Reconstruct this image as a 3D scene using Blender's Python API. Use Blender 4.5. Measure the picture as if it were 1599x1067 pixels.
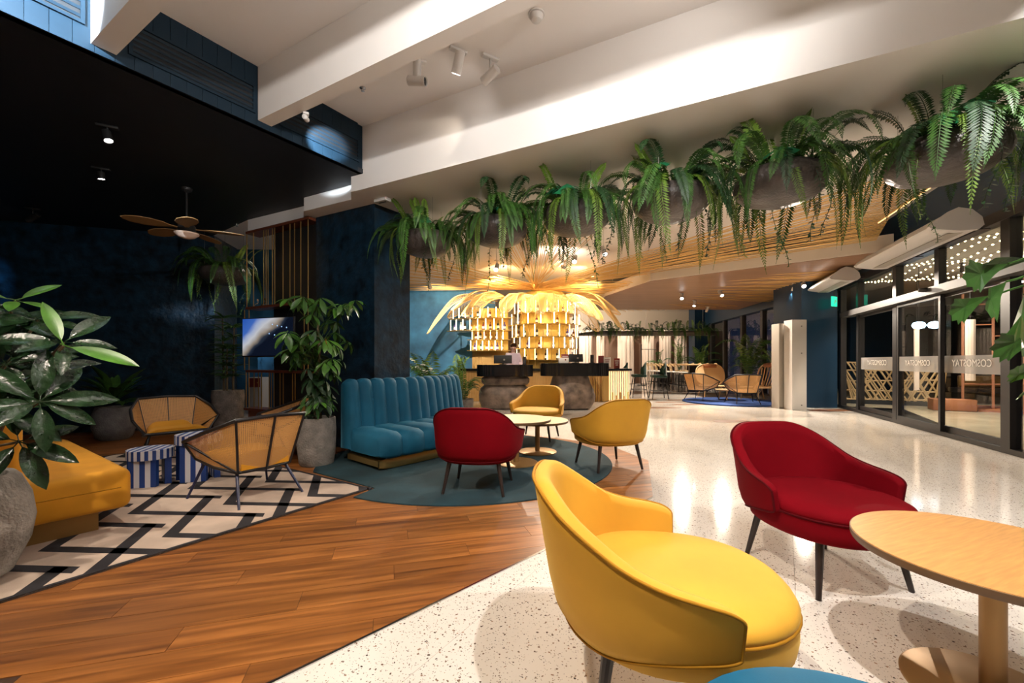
import bpy, math, random
from mathutils import Vector, Matrix, Euler
for _o in list(bpy.data.objects):
    bpy.data.objects.remove(_o)
random.seed(7)
SC = bpy.context.scene
COL = SC.collection
PI = math.pi
F = 660.0          # focal length in pixels of the 1599 px wide photograph
EYE = 1.15         # camera height
HZ = 565.0         # horizon row

# ---------------------------------------------------------------- camera
cam = bpy.data.cameras.new('camera'); camo = bpy.data.objects.new('camera', cam); COL.objects.link(camo)
cam.sensor_width = 36.0; cam.lens = F / 1599 * 36.0
cam.shift_y = (HZ - 533.5) / 1599.0
cam.clip_start = 0.05; cam.clip_end = 200
camo.location = (0, 0, EYE); camo.rotation_euler = (PI / 2, 0, 0)
SC.camera = camo
# ---------------------------------------------------------------- world (night), exposure
wd = bpy.data.worlds.new('night'); SC.world = wd; wd.use_nodes = True
wd.node_tree.nodes['Background'].inputs[0].default_value = (0.010, 0.014, 0.03, 1)
wd.node_tree.nodes['Background'].inputs[1].default_value = 1.0
vs = SC.view_settings
vs.view_transform = 'Standard'; vs.look = 'None'; vs.gamma = 1.0; vs.use_curve_mapping = False
vs.exposure = 0.0

WARM = (1.0, 0.86, 0.70); NEUT = (1.0, 0.965, 0.93); GOLDL = (1.0, 0.72, 0.36); COOL = (0.75, 0.88, 1.0)

def G(px, py, z=0.0):
    """point of the horizontal plane z seen at pixel px,py"""
    Y = F * (EYE - z) / (py - HZ)
    return Vector(((px - 800) / F * Y, Y, z))
def D(px, py, Y):
    return Vector(((px - 800) / F * Y, Y, EYE + (HZ - py) / F * Y))

# ---------------------------------------------------------------- materials
MATS = {}
def new_mat(name):
    m = bpy.data.materials.new(name); m.use_nodes = True
    MATS[name] = m
    return m, m.node_tree, m.node_tree.nodes['Principled BSDF']
def setp(b, **k):
    for n, v in k.items():
        n = n.replace('_', ' ')
        b.inputs[n].default_value = v
def rgba(c): return (c[0], c[1], c[2], 1.0)
def P(name, col, rough=0.5, metal=0.0, var=0.0, vscale=6.0, bump=0.0, bscale=60.0, sheen=0.0, spec=0.5, emis=None, estr=0.0, coat=0.0, sheencol=None, stretch=None):
    m, nt, b = new_mat(name)
    setp(b, Base_Color=rgba(col), Roughness=rough, Metallic=metal)
    b.inputs['Specular IOR Level'].default_value = spec
    if coat: b.inputs['Coat Weight'].default_value = coat; b.inputs['Coat Roughness'].default_value = 0.08
    if sheen:
        b.inputs['Sheen Weight'].default_value = sheen; b.inputs['Sheen Roughness'].default_value = 0.35
        if sheencol: b.inputs['Sheen Tint'].default_value = rgba(sheencol)
    if emis:
        b.inputs['Emission Color'].default_value = rgba(emis); b.inputs['Emission Strength'].default_value = estr
    co = None
    if var or bump:
        tc = nt.nodes.new('ShaderNodeTexCoord'); co = tc.outputs['Object']
        if stretch:
            mp = nt.nodes.new('ShaderNodeMapping'); mp.inputs['Scale'].default_value = stretch
            nt.links.new(co, mp.inputs[0]); co = mp.outputs[0]
    if var:
        n = nt.nodes.new('ShaderNodeTexNoise'); n.inputs['Scale'].default_value = vscale; n.inputs['Detail'].default_value = 5
        nt.links.new(co, n.inputs['Vector'])
        r = nt.nodes.new('ShaderNodeValToRGB')
        r.color_ramp.elements[0].position = 0.3; r.color_ramp.elements[1].position = 0.7
        r.color_ramp.elements[0].color = rgba([max(0, c * (1 - var)) for c in col])
        r.color_ramp.elements[1].color = rgba([min(1, c * (1 + var)) for c in col])
        nt.links.new(n.outputs[0], r.inputs[0]); nt.links.new(r.outputs[0], b.inputs['Base Color'])
    if bump:
        n = nt.nodes.new('ShaderNodeTexNoise'); n.inputs['Scale'].default_value = bscale; n.inputs['Detail'].default_value = 4
        nt.links.new(co, n.inputs['Vector'])
        bp = nt.nodes.new('ShaderNodeBump'); bp.inputs['Strength'].default_value = bump; bp.inputs['Distance'].default_value = 0.02
        nt.links.new(n.outputs[0], bp.inputs['Height']); nt.links.new(bp.outputs[0], b.inputs['Normal'])
    return m
def EM(name, col, s):
    m, nt, b = new_mat(name)
    setp(b, Base_Color=rgba(col), Roughness=0.5)
    b.inputs['Emission Color'].default_value = rgba(col); b.inputs['Emission Strength'].default_value = s
    return m

P('white_paint', (0.80, 0.765, 0.73), 0.75)
P('cream_paint', (0.78, 0.70, 0.60), 0.7)
P('brown_soffit', (0.27, 0.145, 0.08), 0.45, var=0.15, vscale=2.0, stretch=(0.6, 6, 1))
P('blue_plaster', (0.0035, 0.017, 0.033), 0.40, var=0.8, vscale=7.0, bump=0.5, bscale=14.0)
P('blue_fascia', (0.004, 0.015, 0.027), 0.6, spec=0.2, var=0.1)
P('blue_steel', (0.008, 0.036, 0.078), 0.35)
P('dark_ceiling', (0.006, 0.009, 0.016), 0.55)
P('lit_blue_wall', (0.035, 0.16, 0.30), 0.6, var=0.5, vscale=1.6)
P('black_void', (0.004, 0.005, 0.007), 0.8)
P('rear_wall', (0.45, 0.40, 0.35), 0.8)
P('yellow_velvet', (0.60, 0.305, 0.020), 0.8, sheen=0.25, sheencol=(1, 0.75, 0.25), var=0.10, vscale=3.0, bump=0.05, bscale=400)
P('red_velvet', (0.150, 0.0008, 0.0045), 0.85, spec=0.08, sheen=0.03, sheencol=(1, 0.1, 0.12), var=0.12, vscale=3.0, bump=0.05, bscale=400)
P('teal_velvet', (0.003, 0.078, 0.145), 0.75, spec=0.3, sheen=0.15, sheencol=(0.2, 0.65, 0.9), var=0.18, vscale=4.0, bump=0.05, bscale=300)
P('yellow_piping', (0.36, 0.16, 0.008), 0.8, spec=0.2)
P('red_piping', (0.07, 0.001, 0.003), 0.8, spec=0.1)
P('orange_velvet', (0.62, 0.27, 0.008), 0.8, sheen=0.3, sheencol=(1, 0.7, 0.3), var=0.1)
P('dark_leg', (0.022, 0.014, 0.012), 0.35)
P('table_wood', (0.52, 0.25, 0.07), 0.42, var=0.16, vscale=4.0, stretch=(2, 22, 4))
P('table_wood_pale', (0.66, 0.47, 0.24), 0.38, var=0.1, vscale=4.0, stretch=(2, 22, 4))
P('table_edge', (0.13, 0.07, 0.03), 0.5)
P('table_metal', (0.33, 0.19, 0.07), 0.42, metal=0.55)
P('brass', (0.62, 0.40, 0.14), 0.32, metal=0.9)
P('brass_dark', (0.30, 0.18, 0.06), 0.45, metal=0.7)
P('gold_rope', (0.72, 0.46, 0.16), 0.55, metal=0.15)
P('gold_panel', (0.90, 0.58, 0.14), 0.5, metal=0.1, var=0.25, vscale=2.5)
P('rattan', (0.85, 0.60, 0.27), 0.6)
P('bar_slat', (0.62, 0.38, 0.13), 0.5, var=0.1)
P('mahogany', (0.14, 0.035, 0.014), 0.35, var=0.2, stretch=(4, 4, 30))
P('blue_tube', (0.012, 0.016, 0.06), 0.35)
P('black_tube', (0.010, 0.009, 0.011), 0.35)
P('black_gloss', (0.006, 0.006, 0.007), 0.18, var=0.3, vscale=30, stretch=(8, 8, 0.5))
P('black_matte', (0.012, 0.012, 0.013), 0.5)
P('stone_pot', (0.22, 0.20, 0.18), 0.85, var=0.35, vscale=9, bump=0.7, bscale=55)
P('stone_pot_dark', (0.14, 0.13, 0.125), 0.8, var=0.3, vscale=9, bump=0.5, bscale=55)
P('planter_stone', (0.065, 0.052, 0.045), 0.36, var=0.45, vscale=7, bump=0.5, bscale=35)
P('boulder', (0.22, 0.165, 0.13), 0.42, metal=0.25, var=0.6, vscale=5, bump=0.3, bscale=14)
P('soil', (0.03, 0.02, 0.012), 0.9)
P('fern', (0.036, 0.105, 0.013), 0.5, var=0.5, vscale=9)
P('fern_light', (0.12, 0.21, 0.022), 0.5, var=0.4, vscale=9)
P('fern_dark', (0.013, 0.047, 0.012), 0.5, var=0.4, vscale=9)
P('monstera', (0.012, 0.16, 0.06), 0.35, var=0.3, vscale=9)
P('leaf_gloss', (0.012, 0.034, 0.012), 0.17, bump=0.25, bscale=38, var=0.5, vscale=14)
P('leaf_bright', (0.065, 0.18, 0.022), 0.35, var=0.4, vscale=9)
P('leaf_mid', (0.038, 0.105, 0.018), 0.35, var=0.4, vscale=9)
P('leaf_orange', (0.40, 0.13, 0.02), 0.5)
P('stem', (0.12, 0.085, 0.045), 0.7)
P('flower_white', (0.8, 0.78, 0.7), 0.6)
P('white_plastic', (0.62, 0.59, 0.56), 0.4)
P('grey_plastic', (0.38, 0.34, 0.29), 0.5)
P('steel_frame', (0.045, 0.042, 0.042), 0.38, metal=0.5)
P('steel_rail', (0.060, 0.055, 0.053), 0.5, metal=0.2)
P('chrome', (0.6, 0.6, 0.6), 0.2, metal=1.0)
P('curtain', (0.82, 0.68, 0.57), 0.85)
P('curtain_brown', (0.34, 0.22, 0.16), 0.85)
P('copper', (0.60, 0.27, 0.16), 0.4, metal=0.4)
P('terracotta', (0.42, 0.17, 0.08), 0.7)
P('vest_floor', (0.55, 0.48, 0.34), 0.2, var=0.12, vscale=2)
P('lattice_wood', (0.52, 0.36, 0.18), 0.5)
P('navy_rug', (0.015, 0.055, 0.22), 0.95, bump=0.3, bscale=300)
P('teal_rug', (0.007, 0.034, 0.046), 0.95, var=0.35, vscale=3.0, bump=0.4, bscale=350)
P('green_velvet', (0.006, 0.045, 0.035), 0.7, sheen=0.3)
P('skin', (0.62, 0.38, 0.30), 0.55)
P('hair', (0.10, 0.045, 0.022), 0.5)
P('shirt', (0.70, 0.58, 0.68), 0.8)
P('trousers', (0.02, 0.02, 0.03), 0.8)
P('paper', (0.75, 0.72, 0.68), 0.6)
P('red_card', (0.22, 0.03, 0.025), 0.5)
P('fan_blade', (0.30, 0.17, 0.06), 0.6)
P('fan_shade', (0.85, 0.62, 0.48), 0.5)
P('leather', (0.30, 0.10, 0.03), 0.5)
P('blue_stripe', (0.010, 0.045, 0.22), 0.5)
P('white_stripe', (0.62, 0.62, 0.68), 0.5)
P('pale_wood', (0.66, 0.44, 0.22), 0.5)
P('inlay_brown', (0.22, 0.09, 0.04), 0.3)
P('grout', (0.46, 0.42, 0.38), 0.6)
P('orange_wood', (0.45, 0.22, 0.08), 0.5)
EM('led_gold', (1.0, 0.76, 0.36), 14.0)
EM('led_white', (1.0, 0.90, 0.78), 14.0)
EM('lamp_lens', (1.0, 0.95, 0.90), 30.0)
EM('globe_cool', (0.55, 0.80, 1.0), 9.0)
EM('bulb_warm', (1.0, 0.78, 0.42), 10.0)
EM('exit_green', (0.02, 0.75, 0.45), 1.2)
EM('backlit_warm', (1.0, 0.66, 0.30), 1.5)
EM('tv_blue_mark', (0.35, 0.6, 1.0), 1.0)
for nm, c in (('bottle_dark', (0.012, 0.010, 0.008)), ('bottle_green', (0.015, 0.05, 0.02)), ('bottle_amber', (0.20, 0.07, 0.01)), ('bottle_red', (0.12, 0.012, 0.015)), ('bottle_clear', (0.55, 0.52, 0.45)), ('bottle_violet', (0.06, 0.03, 0.16))):
    P(nm, c, 0.12)

def make_glass(name, tint=(0.93, 0.95, 0.95)):
    m, nt, b = new_mat(name)
    for n in list(nt.nodes):
        if n.type != 'OUTPUT_MATERIAL': nt.nodes.remove(n)
    out = [n for n in nt.nodes if n.type == 'OUTPUT_MATERIAL'][0]
    tr = nt.nodes.new('ShaderNodeBsdfTransparent'); tr.inputs[0].default_value = rgba(tint)
    gl = nt.nodes.new('ShaderNodeBsdfGlossy'); gl.inputs['Roughness'].default_value = 0.01
    fr = nt.nodes.new('ShaderNodeFresnel'); fr.inputs[0].default_value = 1.5
    mx = nt.nodes.new('ShaderNodeMixShader')
    ge = nt.nodes.new('ShaderNodeNewGeometry'); su = nt.nodes.new('ShaderNodeMath'); su.operation = 'SUBTRACT'; su.inputs[0].default_value = 1.0; su.use_clamp = True
    nt.links.new(ge.outputs['Backfacing'], su.inputs[1]); mu = nt.nodes.new('ShaderNodeMath'); mu.operation = 'MULTIPLY'   # only the front skin of each pane reflects
    nt.links.new(fr.outputs[0], mu.inputs[0]); nt.links.new(su.outputs[0], mu.inputs[1])
    nt.links.new(mu.outputs[0], mx.inputs[0]); nt.links.new(tr.outputs[0], mx.inputs[1]); nt.links.new(gl.outputs[0], mx.inputs[2])
    nt.links.new(mx.outputs[0], out.inputs[0])
make_glass('glass'); 
def make_frost():
    m, nt, b = new_mat('frosted_film')
    out = [n for n in nt.nodes if n.type == 'OUTPUT_MATERIAL'][0]
    tr = nt.nodes.new('ShaderNodeBsdfTransparent'); mx = nt.nodes.new('ShaderNodeMixShader')
    setp(b, Base_Color=(0.42, 0.40, 0.38, 1), Roughness=0.5)
    mx.inputs[0].default_value = 0.5
    nt.links.new(tr.outputs[0], mx.inputs[1]); nt.links.new(b.outputs[0], mx.inputs[2]); nt.links.new(mx.outputs[0], out.inputs[0])
make_frost()

def make_terrazzo():
    m, nt, b = new_mat('terrazzo'); L = nt.links
    geo = nt.nodes.new('ShaderNodeNewGeometry')
    setp(b, Roughness=0.085); b.inputs['Specular IOR Level'].default_value = 0.42
    n = nt.nodes.new('ShaderNodeTexNoise'); n.inputs['Scale'].default_value = 1.2; L.new(geo.outputs['Position'], n.inputs['Vector'])
    r = nt.nodes.new('ShaderNodeValToRGB'); r.color_ramp.elements[0].color = (0.66, 0.60, 0.53, 1); r.color_ramp.elements[1].color = (0.76, 0.71, 0.65, 1)
    L.new(n.outputs[0], r.inputs[0]); cur = r.outputs[0]
    nd = nt.nodes.new('ShaderNodeTexNoise'); nd.inputs['Scale'].default_value = 60; L.new(geo.outputs['Position'], nd.inputs['Vector'])
    add = nt.nodes.new('ShaderNodeVectorMath'); add.operation = 'MULTIPLY_ADD'
    add.inputs[1].default_value = (0.014, 0.014, 0.0); L.new(nd.outputs['Color'], add.inputs[0]); L.new(geo.outputs['Position'], add.inputs[2])
    for sc, thr, dist, c0, c1 in ((50, 0.66, 0.25, (0.055, 0.045, 0.04, 1), (0.36, 0.23, 0.16, 1)), (84, 0.60, 0.25, (0.10, 0.09, 0.085, 1), (0.40, 0.30, 0.22, 1)), (130, 0.62, 0.25, (0.16, 0.14, 0.13, 1), (0.42, 0.36, 0.31, 1))):
        v = nt.nodes.new('ShaderNodeTexVoronoi'); v.inputs['Scale'].default_value = sc; L.new(add.outputs[0], v.inputs['Vector'])
        sp = nt.nodes.new('ShaderNodeSeparateColor'); L.new(v.outputs['Color'], sp.inputs[0])
        g = nt.nodes.new('ShaderNodeMath'); g.operation = 'GREATER_THAN'; g.inputs[1].default_value = thr; L.new(sp.outputs[0], g.inputs[0])
        l = nt.nodes.new('ShaderNodeMath'); l.operation = 'LESS_THAN'; l.inputs[1].default_value = dist; L.new(v.outputs['Distance'], l.inputs[0])
        mu = nt.nodes.new('ShaderNodeMath'); mu.operation = 'MULTIPLY'; L.new(g.outputs[0], mu.inputs[0]); L.new(l.outputs[0], mu.inputs[1])
        cr = nt.nodes.new('ShaderNodeMix'); cr.data_type = 'RGBA'; cr.inputs[6].default_value = c0; cr.inputs[7].default_value = c1; L.new(sp.outputs[1], cr.inputs[0])
        mx = nt.nodes.new('ShaderNodeMix'); mx.data_type = 'RGBA'; L.new(mu.outputs[0], mx.inputs[0]); L.new(cur, mx.inputs[6]); L.new(cr.outputs[2], mx.inputs[7]); cur = mx.outputs[2]
    L.new(cur, b.inputs['Base Color'])
make_terrazzo()
PLANK_ANG = math.radians(16)
def make_plank():
    m, nt, b = new_mat('plank_wood'); L = nt.links
    geo = nt.nodes.new('ShaderNodeNewGeometry'); oi = nt.nodes.new('ShaderNodeObjectInfo')
    rot = nt.nodes.new('ShaderNodeVectorRotate'); rot.rotation_type = 'Z_AXIS'; rot.inputs['Angle'].default_value = -PLANK_ANG
    L.new(geo.outputs['Position'], rot.inputs['Vector'])
    mp = nt.nodes.new('ShaderNodeMapping'); mp.inputs['Scale'].default_value = (0.75, 13, 1); L.new(rot.outputs[0], mp.inputs[0])
    off = nt.nodes.new('ShaderNodeVectorMath'); off.operation = 'ADD'; L.new(mp.outputs[0], off.inputs[0])
    sc = nt.nodes.new('ShaderNodeMath'); sc.operation = 'MULTIPLY'; sc.inputs[1].default_value = 40; L.new(oi.outputs['Random'], sc.inputs[0]); L.new(sc.outputs[0], off.inputs[1])
    n = nt.nodes.new('ShaderNodeTexNoise'); n.inputs['Scale'].default_value = 1.6; n.inputs['Detail'].default_value = 7; n.inputs['Distortion'].default_value = 0.7; L.new(off.outputs[0], n.inputs['Vector'])
    r = nt.nodes.new('ShaderNodeValToRGB')
    e = r.color_ramp.elements; e[0].position = 0.28; e[0].color = (0.115, 0.037, 0.010, 1); e[1].position = 0.74; e[1].color = (0.45, 0.172, 0.042, 1)
    k = e.new(0.5); k.color = (0.27, 0.096, 0.022, 1)
    L.new(n.outputs[0], r.inputs[0])
    hv = nt.nodes.new('ShaderNodeHueSaturation'); ma = nt.nodes.new('ShaderNodeMapRange'); ma.inputs[3].default_value = 0.72; ma.inputs[4].default_value = 1.12
    L.new(oi.outputs['Random'], ma.inputs[0]); L.new(ma.outputs[0], hv.inputs['Value']); L.new(r.outputs[0], hv.inputs['Color'])
    L.new(hv.outputs[0], b.inputs['Base Color']); setp(b, Roughness=0.34)
make_plank()
def make_cane():
    m, nt, b = new_mat('cane'); L = nt.links
    out = [n for n in nt.nodes if n.type == 'OUTPUT_MATERIAL'][0]
    uv = nt.nodes.new('ShaderNodeUVMap'); sp = nt.nodes.new('ShaderNodeSeparateXYZ'); L.new(uv.outputs[0], sp.inputs[0])
    setp(b, Base_Color=(0.62, 0.33, 0.11, 1), Roughness=0.55)
    hs = []
    for i in (0, 1):
        mu = nt.nodes.new('ShaderNodeMath'); mu.operation = 'MULTIPLY'; mu.inputs[1].default_value = 70; L.new(sp.outputs[i], mu.inputs[0])
        fr = nt.nodes.new('ShaderNodeMath'); fr.operation = 'FRACT'; L.new(mu.outputs[0], fr.inputs[0])
        g = nt.nodes.new('ShaderNodeMath'); g.operation = 'GREATER_THAN'; g.inputs[1].default_value = 0.60; L.new(fr.outputs[0], g.inputs[0]); hs.append(g)
    mu = nt.nodes.new('ShaderNodeMath'); mu.operation = 'MULTIPLY'; L.new(hs[0].outputs[0], mu.inputs[0]); L.new(hs[1].outputs[0], mu.inputs[1])
    tr = nt.nodes.new('ShaderNodeBsdfTransparent'); mx = nt.nodes.new('ShaderNodeMixShader')
    L.new(mu.outputs[0], mx.inputs[0]); L.new(b.outputs[0], mx.inputs[1]); L.new(tr.outputs[0], mx.inputs[2]); L.new(mx.outputs[0], out.inputs[0])
make_cane()
P('rug_cream', (0.56, 0.44, 0.36), 0.95, var=0.22, vscale=3.0, bump=0.3, bscale=300)
P('rug_black', (0.016, 0.014, 0.019), 0.95, var=0.3, vscale=6.0, bump=0.3, bscale=300)
P('underlay', (0.05, 0.02, 0.008), 0.8)
def make_tv():
    m, nt, b = new_mat('tv_picture'); L = nt.links
    tc = nt.nodes.new('ShaderNodeTexCoord'); sp = nt.nodes.new('ShaderNodeSeparateXYZ'); L.new(tc.outputs['Generated'], sp.inputs[0])
    n = nt.nodes.new('ShaderNodeTexNoise'); n.inputs['Scale'].default_value = 2.2; n.inputs['Detail'].default_value = 2; L.new(tc.outputs['Generated'], n.inputs['Vector'])
    # a pale diagonal glow on a deep blue field
    a = nt.nodes.new('ShaderNodeMath'); a.operation = 'MULTIPLY_ADD'; a.inputs[1].default_value = 0.75; L.new(sp.outputs[2], a.inputs[0])
    s = nt.nodes.new('ShaderNodeMath'); s.operation = 'MULTIPLY'; s.operation = 'SUBTRACT'; s.inputs[1].default_value = 1.0; L.new(sp.outputs[0], s.inputs[0]); L.new(s.outputs[0], a.inputs[2])
    b2 = nt.nodes.new('ShaderNodeMath'); b2.operation = 'MULTIPLY_ADD'; b2.inputs[1].default_value = 0.35; L.new(n.outputs[0], b2.inputs[0]); L.new(a.outputs[0], b2.inputs[2])
    r = nt.nodes.new('ShaderNodeValToRGB'); e = r.color_ramp.elements
    e[0].position = 0.0; e[0].color = (0.003, 0.006, 0.016, 1); e[1].position = 0.95; e[1].color = (0.02, 0.09, 0.42, 1)
    for ps, cl in ((0.06, (0.02, 0.03, 0.05, 1)), (0.16, (0.30, 0.25, 0.20, 1)), (0.32, (0.55, 0.56, 0.60, 1)), (0.48, (0.35, 0.42, 0.62, 1)), (0.62, (0.05, 0.14, 0.5, 1))):
        k = e.new(ps); k.color = cl
    L.new(b2.outputs[0], r.inputs[0])
    setp(b, Base_Color=(0.005, 0.005, 0.005, 1), Roughness=0.2)
    L.new(r.outputs[0], b.inputs['Emission Color']); b.inputs['Emission Strength'].default_value = 0.9
make_tv()

# ---------------------------------------------------------------- mesh helpers
class MB:
    def __init__(s): s.v = []; s.f = []; s.uv = {}
    def add(s, vs, fs, uvs=None):
        o = len(s.v); s.v += [tuple(v) for v in vs]; s.f += [tuple(i + o for i in f) for f in fs]
        if uvs:
            for i, u in enumerate(uvs): s.uv[o + i] = u
        return s
    def box(s, c, d, rz=0.0, M=None):
        x, y, z = d[0] / 2, d[1] / 2, d[2] / 2
        vs = [Vector((i * x, j * y, k * z)) for i in (-1, 1) for j in (-1, 1) for k in (-1, 1)]
        R = M if M is not None else Matrix.Rotation(rz, 3, 'Z')
        vs = [R @ v + Vector(c) for v in vs]
        return s.add(vs, [(0, 1, 3, 2), (4, 6, 7, 5), (0, 4, 5, 1), (2, 3, 7, 6), (0, 2, 6, 4), (1, 5, 7, 3)])
    def rbox(s, c, d, r=0.02, rz=0.0, n=3, M=None):
        """box with rounded edges"""
        hx, hy, hz = d[0] / 2 - r, d[1] / 2 - r, d[2] / 2 - r
        R = M if M is not None else Matrix.Rotation(rz, 3, 'Z')
        rows = []
        lat = [-PI / 2 + PI / 2 * i / n for i in range(n + 1)] + [PI / 2 * i / n for i in range(n + 1)]
        for a, la in enumerate(lat):
            row = []
            sz = -1 if a <= n else 1
            for q in range(4):
                sx, sy = ((1, 1), (-1, 1), (-1, -1), (1, -1))[q]
                for i in range(n + 1):
                    th = PI / 2 * q + PI / 2 * i / n
                    v = Vector((sx * hx + r * math.cos(la) * math.cos(th), sy * hy + r * math.cos(la) * math.sin(th), sz * hz + r * math.sin(la)))
                    row.append(R @ v + Vector(c))
            rows.append(row)
        return s.grid(rows, closev=True, cap=True)
    def grid(s, rows, closeu=False, closev=False, cap=False, uvs=None):
        m, n = len(rows), len(rows[0]); vs = [p for r in rows for p in r]; fs = []
        for i in range(m if closeu else m - 1):
            for j in range(n if closev else n - 1):
                a, b = i * n + j, i * n + (j + 1) % n
                c, d = ((i + 1) % m) * n + (j + 1) % n, ((i + 1) % m) * n + j
                fs.append((a, b, c, d))
        if cap:
            fs.append(tuple(range(n - 1, -1, -1))); fs.append(tuple((m - 1) * n + j for j in range(n)))
        return s.add(vs, fs, [u for r in uvs for u in r] if uvs else None)
    def tube(s, pts, r, n=8, closed=False, cap=True):
        pts = [Vector(p) for p in pts]; m = len(pts); rows = []
        up = None
        for i, p in enumerate(pts):
            if closed: t = pts[(i + 1) % m] - pts[i - 1]
            else: t = pts[min(i + 1, m - 1)] - pts[max(i - 1, 0)]
            t = t.normalized() if t.length > 1e-9 else Vector((0, 0, 1))
            if up is None: up = Vector((0, 0, 1)) if abs(t.z) < 0.9 else Vector((1, 0, 0))
            a = t.cross(up)
            if a.length < 1e-6: a = t.cross(Vector((0.3, 1, 0.2)))
            a.normalize(); b = a.cross(t).normalized(); up = b
            rr = r[i] if isinstance(r, (list, tuple)) else r
            rows.append([p + a * rr * math.cos(2 * PI * k / n) + b * rr * math.sin(2 * PI * k / n) for k in range(n)])
        return s.grid(rows, closeu=closed, closev=True, cap=cap and not closed)
    def lathe(s, prof, n=24, c=(0, 0, 0), sx=1.0, sy=1.0, cap=True):
        rows = [[Vector((c[0] + r * sx * math.cos(2 * PI * k / n), c[1] + r * sy * math.sin(2 * PI * k / n), c[2] + z)) for k in range(n)] for r, z in prof]
        return s.grid(rows, closev=True, cap=cap)
    def prism(s, poly, z0, z1):
        n = len(poly); vs = [(p[0], p[1], z0) for p in poly] + [(p[0], p[1], z1) for p in poly]
        return s.add(vs, [tuple(range(n - 1, -1, -1)), tuple(range(n, 2 * n))] + [(i, (i + 1) % n, n + (i + 1) % n, n + i) for i in range(n)])
    def mesh(s, name, smooth=True, ang=0.6):
        me = bpy.data.meshes.new(name); me.from_pydata(s.v, [], s.f); me.update()
        if s.uv:
            ul = me.uv_layers.new(name='UVMap')
            for lp in me.loops: ul.data[lp.index].uv = s.uv.get(lp.vertex_index, (0, 0))
        if smooth:
            me.polygons.foreach_set('use_smooth', [True] * len(me.polygons))
            try: me.set_sharp_from_angle(angle=ang)
            except Exception: pass
        return me
def obj(name, mb, mat, parent=None, smooth=True, loc=(0, 0, 0), rot=(0, 0, 0), scale=(1, 1, 1), ang=0.6):
    me = mb.mesh(name, smooth, ang) if isinstance(mb, MB) else mb
    if isinstance(mb, MB) or not me.materials: me.materials.append(MATS[mat])
    o = bpy.data.objects.new(name, me); COL.objects.link(o)
    o.location = loc; o.rotation_euler = rot; o.scale = scale if not isinstance(scale, (int, float)) else (scale,) * 3
    if parent is not None: o.parent = parent
    return o
def tag(o, label, cat, group=None, kind=None):
    if label: o['label'] = label
    if cat: o['category'] = cat
    if group: o['group'] = group
    if kind: o['kind'] = kind
    return o
def thing(name, label, cat, loc=(0, 0, 0), rz=0.0, group=None):
    o = bpy.data.objects.new(name, None); COL.objects.link(o); o.empty_display_size = 0.1
    o.location = loc; o.rotation_euler = (0, 0, rz)
    return tag(o, label, cat, group)
def struct(name, mb, mat, label, cat, smooth=False):
    return tag(obj(name, mb, mat, None, smooth), label, cat, None, 'structure')
def lerp(a, b, t): return a + (b - a) * t
def sstep(a, b, x):
    t = min(1, max(0, (x - a) / (b - a))); return t * t * (3 - 2 * t)
def aim(d, roll=0.0):
    """rotation that turns local -Z to direction d"""
    return Vector(d).to_track_quat('-Z', 'Y').to_euler()
def spot(parent, loc, target, power, angle, blend=0.35, col=WARM, size=0.03):
    l = bpy.data.lights.new('spot_light', 'SPOT'); l.energy = power; l.spot_size = math.radians(angle); l.spot_blend = blend; l.color = col; l.shadow_soft_size = size
    o = bpy.data.objects.new('spot_light', l); COL.objects.link(o)
    o.parent = parent
    o.location = loc; o.rotation_euler = aim(Vector(target) - Vector(loc))
    return o
# ================================================================ STRUCTURE
KC = 1.12                            # ratio of the ceiling heights measured from the eye to a first survey of them
def zS(z): return EYE + (z - EYE) * KC
def S2(*pts): return [(x * KC, y * KC) for x, y in pts]
ZD, ZU, ZS = zS(3.10), zS(3.59), zS(2.94)        # dark lounge ceiling, upper ceiling, lowered beam
ux = Vector((0.5405, 0.8413))        # direction of the blue fascia (plan)
uy = Vector((-0.8413, 0.5405))       # across it
def clip_poly(poly, clip):
    """Sutherland-Hodgman, clip is convex and counter-clockwise"""
    out = poly
    for i in range(len(clip)):
        a, b = Vector(clip[i]), Vector(clip[(i + 1) % len(clip)]); e = b - a
        ins = lambda p: e.x * (p.y - a.y) - e.y * (p.x - a.x)
        src, out = out, []
        for k in range(len(src)):
            p, q = src[k - 1], src[k]; dp, dq = ins(p), ins(q)
            if dq >= 0:
                if dp < 0: out.append(p + (q - p) * (dp / (dp - dq)))
                out.append(q)
            elif dp >= 0: out.append(p + (q - p) * (dp / (dp - dq)))
        if len(out) < 3: return []
    return out

# --- floor: terrazzo slabs, with wooden planks over the lounge side
fl = struct('floor', MB().box((1.0, 10.2, -0.045), (23, 28, 0.05)), 'grout', 'polished pale terrazzo floor with dark chips and a wood plank area', 'floor')
TS = 1.2
slab_me = MB().box((0, 0, -0.01), (TS - 0.0014, TS - 0.0014, 0.02)).mesh('terrazzo_slab', False); slab_me.materials.append(MATS['terrazzo'])
gang = math.atan2(ux.y, ux.x)
cnt = 0
for i in range(-6, 20):
    for j in range(-10, 10):
        p = ux * (i * TS) + uy * (j * TS + 0.55)
        if p.y < -0.6 or p.y > 22.8: continue
        r = p.x / max(p.y + 0.9, 0.4)
        if p.y > 0.2 and (r > 1.45 or r < -1.1): continue
        if p.x > 4.9 + 0.3813 * p.y or p.x < -3.2 or (p.x < -1.2 and p.y < 7) or p.y < 0.2 and (abs(p.x) > 2.5): continue
        cnt += 1
        obj('terrazzo_slab', slab_me, 'terrazzo', fl, False, loc=(p.x, p.y, 0), rot=(0, 0, gang))
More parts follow.
